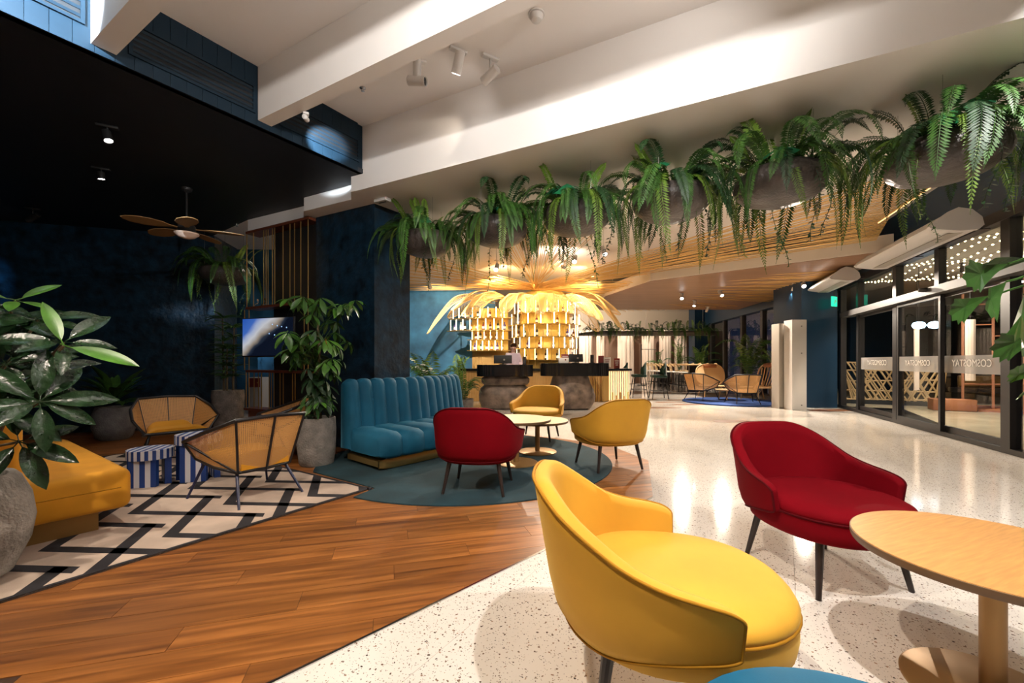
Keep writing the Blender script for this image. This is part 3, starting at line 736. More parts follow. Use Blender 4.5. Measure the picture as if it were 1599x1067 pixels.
# ---------- teal channel sofa along a bent path
sofa = thing('channel_sofa', 'long teal velvet channel-tufted sofa below the navy column', 'sofa')
path = [Vector((-1.957, 4.80)), Vector((-1.64, 5.16)), Vector((-1.36, 5.52)), Vector((-1.19, 5.90)), Vector((-1.06, 6.28)), Vector((-0.96, 6.66))]
cum = [0.0]
for a, b in zip(path[:-1], path[1:]): cum.append(cum[-1] + (b - a).length)
def onpath(s):
    s = max(0, min(cum[-1] - 1e-6, s))
    for i in range(len(path) - 1):
        if s <= cum[i + 1]:
            t = (s - cum[i]) / (cum[i + 1] - cum[i]); p = path[i].lerp(path[i + 1], t)
            pa_ = path[max(i - 1, 0)]; nb_ = path[min(i + 2, len(path) - 1)]
            d0 = ((path[i + 1] - pa_)).normalized(); d1 = ((nb_ - path[i])).normalized()
            dd = d0.lerp(d1, t).normalized(); return p, Vector((dd.y, -dd.x))
def sweep(prof, nchan, bulge, s0, s1, mat, name, parent, seam=0.0):
    rows = []; per = 8
    n = len(prof)
    # outward normals of the closed profile
    nor = []
    for i in range(n):
        a, b = Vector(prof[i - 1][:2]), Vector(prof[(i + 1) % n][:2]); e = (b - a).normalized(); nor.append(Vector((e.y, -e.x)))
    for k in range(nchan * per + 1):
        s = lerp(s0, s1, k / (nchan * per)); ph = (k % per) / per
        bb = bulge * (math.sqrt(max(0.0, math.sin(PI * ph))) - 1.0)
        endk = min(k, nchan * per - k) / (per * 0.5); eb = -0.03 * (1 - min(1, endk)) ** 2
        p, nn = onpath(s)
        row = []
        for i in range(n):
            w = prof[i][2] if len(prof[i]) > 2 else 1.0
            q = Vector(prof[i][:2]) + nor[i] * (bb * w + eb)
            row.append(Vector((p.x + nn.x * q.x, p.y + nn.y * q.x, q.y)))
        rows.append(row)
    return obj(name, MB().grid(rows, closev=True, cap=True), mat, parent, ang=1.1)
def sofa_prof(pts): return pts
back_prof = [(0.0, 0.16, 0), (0.22, 0.16, 0), (0.245, 0.30), (0.235, 0.45), (0.215, 0.60), (0.195, 0.75), (0.175, 0.87), (0.15, 0.925), (0.11, 0.955), (0.06, 0.955, .6), (0.02, 0.935, 0.3), (0.0, 0.89, 0), (0.0, 0.5, 0)]
seat_prof = [(0.20, 0.14, 0), (0.70, 0.14, 0), (0.80, 0.145, .3), (0.835, 0.18, .7), (0.845, 0.28), (0.835, 0.36), (0.80, 0.405), (0.74, 0.425), (0.55, 0.43), (0.35, 0.425), (0.20, 0.42, .4)]
sweep(back_prof, 13, 0.045, 0.0, cum[-1], 'teal_velvet', 'backrest', sofa)
sweep(seat_prof, 8, 0.05, 0.02, cum[-1] - 0.01, 'teal_velvet', 'seat', sofa)
pr = []
sweep([(0.06, 0.02, 0), (0.72, 0.02, 0), (0.73, 0.03, 0), (0.73, 0.13, 0), (0.72, 0.14, 0), (0.06, 0.14, 0)], 6, 0.0, 0.06, cum[-1] - 0.06, 'brass', 'plinth', sofa)
p, nn = onpath(0.95)
obj('plinth_vent', MB().box((p.x + nn.x * 0.735, p.y + nn.y * 0.735, 0.085), (0.07, 0.012, 0.085), math.atan2(nn.y, nn.x) - PI / 2), 'black_void', sofa, False)

# ---------- orange daybed sofa with cane back at the left edge
sd = Vector((-0.82, 0.572)); sn = Vector((0.572, 0.82))       # along, and towards the seat front
s_o = Vector((-2.98, 2.40))
db = thing('cane_back_sofa', 'orange velvet sofa with cane back beside the stone pot', 'sofa', (s_o.x, s_o.y, 0), math.atan2(sd.y, sd.x))
# local: +X along the sofa (to the left in the picture), -Y towards the seat front
def lrow(x, y0, y1, z0, z1, r=0.05):
    return [Vector((x, y, z)) for y, z in ((-y0, z0), (-y0, z1 - r), (-y0 - r * .3, z1 - r * .3), (-y0 - r, z1), (-y1 + r, z1), (-y1 + r * .3, z1 - r * .3), (-y1, z1 - r), (-y1, z0 + r), (-y1 + r * .3, z0 + r * .3), (-y1 + r, z0))]
obj('seat', MB().rbox((0.98, -0.32, 0.285), (1.98, 0.62, 0.27), 0.055, n=4), 'orange_velvet', db)
obj('seat_seam', MB().tube([(-0.009, -0.05, 0.30), (-0.011, -0.3, 0.30), (-0.009, -0.57, 0.30)], 0.004, 5), 'yellow_piping', db)
obj('back_cushion', MB().rbox((1.02, -0.085, 0.62), (1.8, 0.13, 0.40), 0.05), 'orange_velvet', db)
obj('plinth', MB().box((0.98, -0.27, 0.081), (1.75, 0.42, 0.129)), 'brass_dark', db, False)
obj('back_panel', MB().box((0.98, 0.02, 0.50), (1.96, 0.03, 0.72)), 'orange_wood', db, False)
for x in (-0.01, 1.97): obj('post', MB().rbox((x, 0.02, 0.5145), (0.036, 0.05, 0.992), 0.008), 'black_tube', db)
rows = [[Vector((x, 0.02, z)) for z in (0.87, 0.99)] for x in (0.01, 0.98, 1.95)]
obj('cane_strip', MB().grid(rows, uvs=[[(p.x, p.z) for p in r] for r in rows]), 'cane', db, False)
obj('top_rail', MB().tube([(-0.01, 0.02, 1.0), (1.97, 0.02, 1.0)], 0.016, 8), 'black_tube', db)

# ---------- hexagonal cane tub chairs (local: faces -Y)
_hx = {}
def hex_meshes(tube, cush):
    key = (tube, cush); legm = tube; tube = 'black_tube'
    if key in _hx: return _hx[key]
    top = [(-0.40, -0.26, 0.50), (-0.385, 0.05, 0.60), (-0.29, 0.33, 0.705), (0.0, 0.37, 0.72), (0.29, 0.33, 0.705), (0.385, 0.05, 0.60), (0.40, -0.26, 0.50)]
    bot = [(-0.30, -0.28, 0.34), (-0.285, 0.0, 0.295), (-0.22, 0.22, 0.265), (0.0, 0.24, 0.26), (0.22, 0.22, 0.265), (0.285, 0.0, 0.295), (0.30, -0.28, 0.34)]
    top = [Vector(p) for p in top]; bot = [Vector(p) for p in bot]
    out = []
    # cane wrap
    rows = []; uvs = []; s = 0.0
    fine = []
    for i in range(len(top) - 1):
        for k in range(4 if i < len(top) - 2 else 5):
            fine.append((top[i].lerp(top[i + 1], k / 4), bot[i].lerp(bot[i + 1], k / 4)))
    last = None
    for a, b in fine:
        if last is not None: s += ((a + b) / 2 - last).length
        last = (a + b) / 2; h = (a - b).length
        rows.append([b.lerp(a, t) for t in (0, 0.33, 0.66, 1)]); uvs.append([(s, h * t) for t in (0, 0.33, 0.66, 1)])
    out.append(('cane_wrap', MB().grid(rows, uvs=uvs), 'cane'))
    # cane seat pan
    rows = []; uvs = []
    for v in range(6):
        t = v / 5; row = []; uv = []
        yy = lerp(-0.29, 0.22, t); hw = lerp(0.30, 0.21, t ** 1.5); zz = lerp(0.34, 0.262, t)
        for u in range(7): x = lerp(-hw, hw, u / 6); row.append(Vector((x, yy, zz))); uv.append((x, yy))
        rows.append(row); uvs.append(uv)
    out.append(('seat', MB().grid(rows, uvs=uvs), 'cane'))
    out.append(('top_rail', MB().tube(top, 0.016, 8), tube))
    out.append(('bottom_rail', MB().tube(bot + [], 0.014, 8), tube))
    out.append(('front_rail', MB().tube([bot[0], bot[-1]], 0.013, 8), tube))
    fr = [('arm_post', MB().tube([top[0], bot[0]], 0.014, 8), tube), ('arm_post', MB().tube([top[-1], bot[-1]], 0.014, 8), tube)]
    fr += [('back_strut', MB().tube([top[2] + Vector((0.0, 0.006, 0)), bot[2] + Vector((0, 0.006, 0))], 0.010, 8), tube), ('back_strut', MB().tube([top[4] + Vector((0, 0.006, 0)), bot[4] + Vector((0, 0.006, 0))], 0.010, 8), tube), ('back_strut', MB().tube([top[3] + Vector((0, 0.008, 0)), bot[3] + Vector((0, 0.008, 0))], 0.010, 8), tube)]
    fr += [('side_strut', MB().tube([top[0], bot[2]], 0.011, 8), tube), ('side_strut', MB().tube([top[-1], bot[4]], 0.011, 8), tube)]
    out += fr
    for sx in (-1, 1):
        out.append(('leg', MB().tube([(sx * 0.25, -0.22, 0.325), (sx * 0.34, -0.34, 0.0)], [0.013, 0.010], 8), legm))
        out.append(('leg', MB().tube([(sx * 0.20, 0.17, 0.268), (sx * 0.27, 0.34, 0.0)], [0.013, 0.010], 8), legm))
    if cush:
        rows = []
        for v in range(9):
            t = v / 8; yy = lerp(-0.30, 0.24, t); hw = lerp(0.27, 0.20, t ** 2); zb = lerp(0.352, 0.274, t)
            rise = 0.085 * sstep(0.6, 1.0, t)
            row = []
            for u in range(13):
                a = u / 12; x = lerp(-hw, hw, a); ed = min(1, min(a, 1 - a) * 6) ** 0.5 * min(1, min(t, 1 - t + 0.15) * 6 + 0.2) ** 0.5
                row.append(Vector((x, yy, zb + 0.012 + 0.05 * ed + rise)))
            rows.append(row)
        bottom = [[Vector((p.x, p.y, lerp(0.352, 0.274, v / 8) + 0.004)) for p in r] for v, r in enumerate(rows)]
        loopr = [r + b[::-1] for r, b in zip(rows, bottom)]
        out.append(('cushion', MB().grid(loopr, closev=True, cap=True), 'orange_velvet'))
    res = []
    for n, mb, m in out:
        me = mb.mesh(n, True, 0.9); me.materials.append(MATS[m]); res.append((n, me, m))
    _hx[key] = res; return res
def hexchair(x, y, face, label, group, tube='black_tube', cush=True, sc=1.0, z=0.0):
    t = thing('cane_tub_chair', label, 'chair', (x, y, z), math.radians(face) + PI / 2, group)
    for n, me, m in hex_meshes(tube, cush):
        o = obj(n, me, m, t, scale=sc)
    return t
gq = 'cane tub chairs on the zigzag rug'
hexchair(-2.24, 3.62, 150, 'cane tub chair seen from behind, nearest of three on the zigzag rug', gq, 'blue_tube', sc=0.97, z=0.0158)
hexchair(-4.02, 5.02, -42, 'cane tub chair with yellow cushion before the dark wall pot', gq, 'black_tube', sc=0.98, z=0.0158)
hexchair(-2.72, 5.00, -150, 'cane tub chair half hidden between screen and money plant', gq, 'black_tube', sc=0.98, z=0.0158)

# ---------- striped side tables
def striped(x, y, r, h, rz, label):
    t = thing('striped_side_table', label, 'table', (x, y, 0.0158), rz, 'blue and white striped side tables')
    th = 0.085
    n = 40
    # round top: alternating wedges of stripe on the rim, stripes across the top
    for k in range(n):
        a0, a1 = 2 * PI * k / n, 2 * PI * (k + 1) / n
        pts = [(r * math.cos(a0), r * math.sin(a0)), (r * math.cos(a1), r * math.sin(a1)), ((r - .012) * math.cos(a1), (r - .012) * math.sin(a1)), ((r - .012) * math.cos(a0), (r - .012) * math.sin(a0))]
        obj('rim_stripe', MB().prism(pts, h - th, h), 'blue_stripe' if k % 2 else 'white_stripe', t, False)
    ri = r - 0.012; m = 11
    for k in range(m):
        x0, x1 = lerp(-ri, ri, k / m), lerp(-ri, ri, (k + 1) / m)
        f = lambda xx: math.sqrt(max(0, ri * ri - xx * xx))
        xs = [lerp(x0, x1, q / 4) for q in range(5)]
        pts = [(xx, -f(xx)) for xx in xs] + [(xx, f(xx)) for xx in xs[::-1]]
        cl = [pts[0]]
        for p_ in pts[1:]:
            if (Vector(p_) - Vector(cl[-1])).length > 1e-5: cl.append(p_)
        if (Vector(cl[0]) - Vector(cl[-1])).length < 1e-5: cl.pop()
        obj('top_stripe', MB().prism(cl, h - 0.02, h + 0.001), 'blue_stripe' if k % 2 else 'white_stripe', t, False)
    # three panel legs
    for q in range(3):
        a = q * 2 * PI / 3 + 0.5; c = Vector((0.66 * r * math.cos(a), 0.66 * r * math.sin(a)))
        for w in range(5):
            e = Vector((-math.sin(a), math.cos(a))); cc = c + e * ((w - 2) * 0.042)
            obj('leg_stripe', MB().box((cc.x, cc.y, (h - th) / 2), (0.05, 0.0418, h - th), a), 'blue_stripe' if w % 2 == 0 else 'white_stripe', t, False)
striped(-3.36, 3.93, 0.175, 0.330, 0.3, 'lower striped side table in front of the taller one')
striped(-3.05, 4.12, 0.19, 0.435, 0.35, 'taller striped side table behind the lower one')
# ================================================================ PLANTS
def catm(pts, n):
    """smooth curve through points"""
    pts = [Vector(p) for p in pts]; P_ = [pts[0] * 2 - pts[1]] + pts + [pts[-1] * 2 - pts[-2]]; out = []
    for i in range(1, len(P_) - 2):
        for k in range(n):
            t = k / n; a, b, c, d_ = P_[i - 1], P_[i], P_[i + 1], P_[i + 2]
            out.append(0.5 * ((2 * b) + (c - a) * t + (2 * a - 5 * b + 4 * c - d_) * t * t + (3 * b - a - 3 * c + d_) * t ** 3))
    out.append(pts[-1]); return out
def frond_mesh(name, ctrl, wid, n=26, mat='fern', droop=0.25, rw=0.27):
    """feather frond in the XZ plane; leaflets to +-Y"""
    cur = catm(ctrl, 16); mb = MB(); m = len(cur)
    mb.tube(cur[::4] + ([cur[-1]] if (m - 1) % 4 else []), [0.0035 * (1 - 0.7 * i / (m / 4 + 1)) for i in range(len(cur[::4] + ([cur[-1]] if (m - 1) % 4 else [])))], 4, cap=False)
    for k in range(n):
        t = 0.06 + 0.94 * k / (n - 1); x = t * (m - 1); i = min(m - 2, int(x)); p = cur[i].lerp(cur[i + 1], x - i)
        tg = (cur[i + 1] - cur[i]).normalized()
        L = wid * (math.sin(PI * min(1, t * 0.92 + 0.10)) ** 0.6) * random.uniform(0.9, 1.08)
        if t > 0.85: L *= (1.08 - t) / 0.23
        w = (1.0 / n) * (m / 16) * 0.0 + rw * wid
        for sy in (-1, 1):
            d_ = (Vector((0, sy, 0)) + tg * 0.38 + Vector((0, 0, -droop * random.uniform(0.5, 1.3)))).normalized()
            side = tg
            a = p - side * w * 0.5; b = p + side * w * 0.5; mid = p + d_ * L * 0.55
            tip = p + d_ * L + Vector((0, 0, -droop * L * 0.3))
            mb.add([a, mid - side * w * 0.55, tip, mid + side * w * 0.55], [(0, 1, 2, 3)])
    me = mb.mesh(name, False); me.materials.append(MATS[mat]); return me
def leaf_mesh(name, L, W, mat, fold=0.18, bend=0.25, n=8, prof=None):
    """simple leaf along +X with a folded midrib, thickness from two skins"""
    mb = MB(); rows = []
    for i in range(n + 1):
        t = i / n; w = W * 0.5 * (prof(t) if prof else math.sin(PI * t) ** 0.75) + 0.0015
        z = -bend * L * t * t; x = L * t
        rows.append([Vector((x, -w, z + fold * w)), Vector((x, -w * 0.5, z + fold * w * 0.35)), Vector((x, 0, z - 0.002)), Vector((x, w * 0.5, z + fold * w * 0.35)), Vector((x, w, z + fold * w))])
    mb.grid(rows); mb.tube([(-0.04, 0, 0.008), (0, 0, -0.002), (L * 0.5, 0, -bend * L * 0.25 - 0.003)], [0.003, 0.003, 0.0015], 4, cap=False)
    me = mb.mesh(name, True, 1.0); me.materials.append(MATS[mat]); return me
def monstera_mesh(name, S, mat='monstera'):
    mb = MB(); pts = [Vector((0, 0, 0))]; N = 44
    ring = []
    for k in range(N + 1):
        a = -2.75 + 5.5 * k / N
        r = S * (0.52 + 0.48 * math.cos(a * 0.5) ** 1.0)
        notch = (math.sin(a * 5.5) > 0.72) and abs(a) > 0.35
        rr = r * (0.42 if notch else 1.0)
        ring.append(Vector((rr * math.cos(a) + S * 0.2, rr * math.sin(a) * 0.85, -0.30 * rr * rr / S)))
    vs_ = [Vector((S * 0.15, 0, 0.01))] + ring
    mb.add(vs_, [(0, i + 1, i + 2) for i in range(N)])
    mb.tube([(-S * 0.8, 0, -S * 0.5), (-S * 0.2, 0, 0.0), (S * 0.15, 0, 0.008)], 0.004, 5, cap=False)
    me = mb.mesh(name, False); me.materials.append(MATS[mat]); return me
def vine_mesh(name, L, mat, n=40, lw=0.022):
    mb = MB(); pts = []
    for k in range(13): t = k / 12; pts.append(Vector((0.06 * math.sin(t * 5) * t + 0.05 * (1 - (1 - t) ** 4), 0.04 * math.cos(t * 4) * t, -L * t)))
    mb.tube(pts, 0.0025, 4, cap=False)
    for k in range(n):
        t = (k + 0.5) / n; i = min(11, int(t * 12)); p = pts[i].lerp(pts[i + 1], t * 12 - i); a = k * 2.4 + random.random(); d_ = Vector((math.cos(a), math.sin(a), random.uniform(-0.9, -0.1))).normalized(); s = d_.cross(Vector((0, 0, 1))).normalized()
        l = lw * random.uniform(0.8, 1.4) * 1.6
        mb.add([p, p + d_ * l * 0.5 - s * lw * 0.5, p + d_ * l, p + d_ * l * 0.5 + s * lw * 0.5], [(0, 1, 2, 3)])
    me = mb.mesh(name, False); me.materials.append(MATS[mat]); return me
FA = [frond_mesh('frond', [(0, 0, 0), (0.10, 0, 0.17), (0.25, 0, 0.22), (0.40, 0, 0.12), (0.48, 0, -0.06)], 0.066, 40, 'fern'),
      frond_mesh('frond', [(0, 0, 0), (0.06, 0, 0.22), (0.16, 0, 0.33), (0.28, 0, 0.34), (0.38, 0, 0.24)], 0.062, 38, 'fern_dark'),
      frond_mesh('frond', [(0, 0, 0), (0.12, 0, 0.10), (0.28, 0, 0.10), (0.40, 0, -0.06), (0.46, 0, -0.24)], 0.066, 42, 'fern'),
      frond_mesh('frond', [(0, 0, 0), (0.05, 0, 0.20), (0.10, 0, 0.34), (0.17, 0, 0.42)], 0.058, 36, 'fern_light')]
FC = [frond_mesh('frond', [(0, 0, 0), (0.16, 0, 0.09), (0.30, 0, 0.0), (0.36, 0, -0.22), (0.38, 0, -0.48)], 0.068, 46, 'fern'),
      frond_mesh('frond', [(0, 0, 0), (0.14, 0, 0.06), (0.26, 0, -0.05), (0.31, 0, -0.30), (0.30, 0, -0.58)], 0.058, 48, 'fern_light'),
      frond_mesh('frond', [(0, 0, 0), (0.15, 0, 0.10), (0.28, 0, 0.05), (0.36, 0, -0.12), (0.39, 0, -0.34)], 0.072, 44, 'fern_dark')]
VN = [vine_mesh('vine', 0.55, 'fern_dark'), vine_mesh('vine', 0.70, 'fern'), vine_mesh('vine', 0.62, 'fern_light', 60, 0.016)]
MN = [monstera_mesh('monstera_leaf', 0.13), monstera_mesh('monstera_leaf', 0.10)]

bowl_prof = [(0.05, 0.0), (0.17, 0.012), (0.27, 0.05), (0.335, 0.11), (0.355, 0.17), (0.345, 0.23), (0.315, 0.265), (0.29, 0.272), (0.28, 0.255), (0.02, 0.225)]
_bowl = MB().lathe(bowl_prof, 40)
for i_, v_ in enumerate(_bowl.v):      # hand-made wobble
    a_ = math.atan2(v_[1], v_[0]); k_ = 1 + 0.02 * math.sin(3 * a_ + 8 * v_[2]) + 0.014 * math.sin(7 * a_ - 11 * v_[2]); _bowl.v[i_] = (v_[0] * k_, v_[1] * k_, v_[2])
bowl_me = _bowl.mesh('bowl'); bowl_me.materials.append(MATS['planter_stone'])
soil_me = MB().lathe([(0.275, 0.245), (0.2, 0.26), (0.01, 0.265)], 24, cap=False).mesh('soil'); soil_me.materials.append(MATS['soil'])
def planter(x, y, z, label, group, nf=36, nc=20, nv=4, nm=3, sc=1.0, seed=1, ztop=ZS):
    rnd = random.Random(seed)
    t = thing('hanging_planter', label, 'planter', (x, y, z), 0, group)
    obj('bowl', bowl_me, 'planter_stone', t, rot=(0, 0, seed * 1.3), scale=0.92 * sc)
    obj('soil', soil_me, 'soil', t, scale=0.92 * sc)
    for k in range(3):
        a = k * 2.1 + seed; p = Vector((0.275 * sc * math.cos(a), 0.275 * sc * math.sin(a), 0.245 * sc))
        obj('wire', MB().tube([p, (p.x, p.y, ztop - z)], 0.0022, 5), 'chrome', t)
    def put(me, mat, a, rr, zz, s, tilt=0.0):
        obj(me.name.split('.')[0], me, mat, t, rot=(rnd.uniform(-.25, .25), tilt, a), loc=(rr * math.cos(a) * sc, rr * math.sin(a) * sc, zz * sc), scale=s * sc)
    for k in range(nf):
        put(FA[rnd.choice((0, 0, 1, 2, 2, 3))], 'fern', k * 2.399 + rnd.uniform(-.3, .3), rnd.uniform(0.04, 0.22), 0.24, rnd.uniform(0.8, 1.15), rnd.uniform(.0, .3))
    for k in range(nc):
        put(FC[k % 3], 'fern', k * 2 * PI / nc + rnd.uniform(-.3, .3), rnd.uniform(0.10, 0.20), 0.24, rnd.uniform(0.8, 1.2), rnd.uniform(-.05, .15))
    for k in range(nv):
        a = k * 2 * PI / nv + rnd.uniform(-.4, .4); put(VN[k % 3], 'fern', a, 0.28, 0.25, rnd.uniform(0.7, 1.15))
    for k in range(nm):
        a = -1.6 + rnd.uniform(-1.3, 1.3); put(MN[k % 2], 'monstera', a, 0.22, 0.36 + rnd.uniform(0, .08), rnd.uniform(0.9, 1.3), 0.5)
    return t
row0, rd = Vector((-1.264, 4.969)) * KC, Vector((0.888, -0.461)) * KC
for i, (tt, lab) in enumerate(((0.31, 'stone bowl planter of ferns nearest the navy column'), (1.25, 'second hanging fern planter from the navy column'), (2.10, 'third hanging fern planter from the navy column'), (2.95, 'fourth hanging fern planter from the navy column'), (3.74, 'fifth hanging fern planter from the navy column'), (4.66, 'largest looking hanging fern planter, before the air curtain'), (5.55, 'hanging fern planter cut by the right edge'))):
    p = row0 + rd * tt
    planter(p.x, p.y, zS(2.355), lab, 'fern planters hanging in a row below the downstand', seed=i + 1, sc=1.08)
planter(-4.25 * KC, 6.25 * KC, zS(2.28), 'dim hanging fern planter over the dark lounge', None, nf=20, nc=12, nv=5, nm=0, seed=21, ztop=ZD, sc=1.1)

def pot(prof, n=40, c=(0, 0, 0), wob=0.0):
    return MB().lathe(prof, n, c)
def whorl(parent, c, axis, n, mesh, mat, s, elev=0.25, rnd=random, name='leaf'):
    ax = Vector(axis).normalized(); u = ax.cross(Vector((0.3, 0.2, 1)) if abs(ax.z) < 0.95 else Vector((1, 0, 0))).normalized(); w = ax.cross(u)
    a0 = rnd.uniform(0, 6.28)
    for k in range(n):
        a = a0 + k * 2.399; el = elev + rnd.uniform(-.2, .25)
        d_ = (u * math.cos(a) + w * math.sin(a)) * math.cos(el) + ax * math.sin(el)
        z_ = (ax - d_ * ax.dot(d_)).normalized(); y_ = z_.cross(d_)
        M = Matrix(((d_.x, y_.x, z_.x, 0), (d_.y, y_.y, z_.y, 0), (d_.z, y_.z, z_.z, 0), (0, 0, 0, 1)))
        sc = s * rnd.uniform(0.75, 1.1)
        o = obj(name, mesh, mat, parent); o.matrix_local = Matrix.Translation(Vector(c) + d_ * 0.03) @ M @ Matrix.Scale(sc, 4)
# ---------- rubber plant in the big stone pot (left edge)
rp_o = Vector((-2.83, 2.145, 0.016))
rp = thing('potted_rubber_plant', 'large glossy leaved plant in a round stone pot at left', 'plant', rp_o)
obj('pot', pot([(0.15, 0.0), (0.20, 0.03), (0.262, 0.18), (0.28, 0.30), (0.265, 0.42), (0.225, 0.52), (0.205, 0.545), (0.18, 0.54), (0.17, 0.50), (0.01, 0.48)]), 'stone_pot', rp)
LG = leaf_mesh('leaf', 0.24, 0.082, 'leaf_gloss', 0.28, 0.22, 8); LB = leaf_mesh('leaf', 0.26, 0.07, 'leaf_bright', 0.2, 0.12, 8)
rr = random.Random(5)
for (px, py, Y, n, s, mesh) in ((62, 628, 1.98, 8, 0.95, LG), (100, 535, 2.10, 6, 0.85, LG), (60, 500, 2.15, 7, 0.8, LG), (45, 590, 2.2, 7, 0.85, LG), (80, 575, 2.3, 6, 0.8, LG), (20, 500, 2.20, 8, 1.0, LG), (10, 570, 2.05, 8, 1.0, LG), (30, 690, 2.0, 6, 0.85, LG), (55, 560, 2.30, 7, 0.9, LG), (0, 640, 1.95, 7, 1.0, LG), (25, 470, 2.15, 4, 0.7, LB), (100, 540, 2.05, 2, 1.05, LB), (-40, 520, 2.1, 8, 1.0, LG), (-50, 620, 2.0, 7, 1.0, LG)):
    c = D(px, py, Y) - rp_o
    base = Vector((rr.uniform(-.08, .08), rr.uniform(-.08, .08), 0.5)); mid = base.lerp(c, 0.5) + Vector((-0.04, 0, 0.06))
    obj('stem', MB().tube(catm([base, mid, c], 6), 0.007, 6), 'stem', rp)
    whorl(rp, c, (c - mid) + Vector((0.05, -0.2, 0.1)), n, mesh, 'leaf_gloss', s, 0.15, rr)
# ---------- money tree in the cylinder pot beside the sofa
def palmate(name, mat, L=0.19, n=6):
    mb = MB()
    lf = lambda t: math.sin(PI * min(1, t ** 1.3)) ** 0.8
    for k in range(n):
        a = (k - (n - 1) / 2) * (2 * PI / n) * 0.92; R = Matrix.Rotation(a, 3, 'Z') @ Matrix.Rotation(0.38, 3, 'Y'); l = L * (1 - 0.12 * abs(k - (n - 1) / 2))
        rows = []
        for i in range(6):
            t = i / 5; w = l * 0.155 * lf(t) + 0.001; z = -0.35 * l * t * t
            rows.append([R @ Vector((0.012 + l * t, -w, z + 0.2 * w)), R @ Vector((0.012 + l * t, 0, z)), R @ Vector((0.012 + l * t, w, z + 0.2 * w))])
        mb.grid(rows)
    me = mb.mesh(name, True, 1.0); me.materials.append(MATS[mat]); return me
PM = [palmate('leaf', 'leaf_mid'), palmate('leaf', 'leaf_bright'), palmate('leaf', 'fern_dark', 0.18)]
mt_o = Vector((-2.185, 4.73, 0.0047))
mtree = thing('potted_money_tree', 'bushy hand-leaved plant in a tall grey pot beside the teal sofa', 'plant', mt_o)
obj('pot', pot([(0.165, 0.0), (0.18, 0.02), (0.20, 0.2), (0.202, 0.4), (0.195, 0.52), (0.18, 0.525), (0.175, 0.48), (0.01, 0.47)]), 'stone_pot', mtree)
rr = random.Random(11)
for k in range(3):
    obj('trunk', MB().tube(catm([(0.03 * k - .03, 0.02 * k, 0.47), (0.02 - 0.02 * k, 0.03, 0.9), (0.03, -0.02 + .02 * k, 1.3), (0.0, 0.0, 1.65)], 6), [0.016] * 10 + [0.008] * 9, 7), 'stem', mtree)
for k in range(84):
    t = rr.random() ** 0.75; z = lerp(0.52, 1.72, t); rad = lerp(0.14, 0.38, sstep(0.3, 0.75, t)) * rr.uniform(0.5, 1.0); a = rr.uniform(0, 6.28)
    c = Vector((rad * math.cos(a) + 0.06 * t, rad * math.sin(a) * 0.8 - 0.06, z + (0.10 if t > .8 else 0)))
    q = rr.random(); me = PM[0 if q < .45 else 1 if q < (.75 if z > 1.1 else .52) else 2]
    obj('leaf', me, 'leaf_mid', mtree, loc=c, rot=(rr.uniform(-.5, .5), rr.uniform(-.1, .7), math.atan2(c.y, c.x) + rr.uniform(-.6, .6)), scale=rr.uniform(0.75, 1.1))
    if k % 2 == 0: obj('leaf_stalk', MB().tube([(c.x * 0.1, c.y * 0.1, z - 0.18), (c.x * 0.6, c.y * 0.6, z - 0.02), c], 0.003, 4), 'leaf_bright', mtree)
for (px, py, sc) in ((477, 466, 1.15), (495, 470, 1.0), (555, 470, 0.9), (500, 628, 0.8)):
    c = D(px, py, 4.55) - mt_o; obj('leaf', PM[1], 'leaf_bright', mtree, loc=c, rot=(0.1, -0.35, -1.2), scale=sc)
    obj('leaf_stalk', MB().tube([(0, 0, c.z - 0.3), (c.x * .5, c.y * .5, c.z - 0.08), c], 0.003, 4), 'leaf_bright', mtree)
c = D(510, 535, 4.42) - mt_o; obj('leaf', leaf_mesh('leaf', 0.12, 0.05, 'leaf_orange'), 'leaf_orange', mtree, loc=c, rot=(0, 1.2, 0.4))
# ---------- dracaena in the pot behind the rattan chairs
def strap_mesh(name, L, W, mat): return leaf_mesh(name, L, W, mat, 0.3, 0.35, 7, lambda t: min(1, t * 6 + .3) * (1 - t ** 3))
SM = strap_mesh('leaf', 0.30, 0.055, 'leaf_mid'); SB = strap_mesh('leaf', 0.30, 0.05, 'leaf_bright'); SD = strap_mesh('leaf', 0.34, 0.04, 'fern_dark')
dr_o = Vector((-4.62, 6.88, 0.005))
drac = thing('potted_dracaena', 'tall cane dracaena in a grey pot beside the rod screen', 'plant', dr_o)
obj('pot', pot([(0.17, 0.0), (0.19, 0.02), (0.222, 0.3), (0.232, 0.58), (0.225, 0.68), (0.205, 0.685), (0.195, 0.65), (0.01, 0.64)]), 'stone_pot', drac)
rr = random.Random(3)
for k, (x, y, zt) in enumerate(((-0.07, 0.0, 1.85), (0.06, 0.03, 1.70), (0.02, -0.06, 1.35))):
    obj('trunk', MB().tube([(x, y, 0.63), (x * 1.1, y, 1.1), (x * 1.3, y, zt)], [0.018, 0.015, 0.010], 7), 'stem', drac)
    for q in range(6):
        z = lerp(0.9, zt, q / 5); whorl(drac, (x * 1.2, y, z), (0, 0, 1), 8 if q < 5 else 12, SM if (q + k) % 3 else SB, 'leaf_mid', 0.8 if q < 5 else 1.0, 0.35, rr)
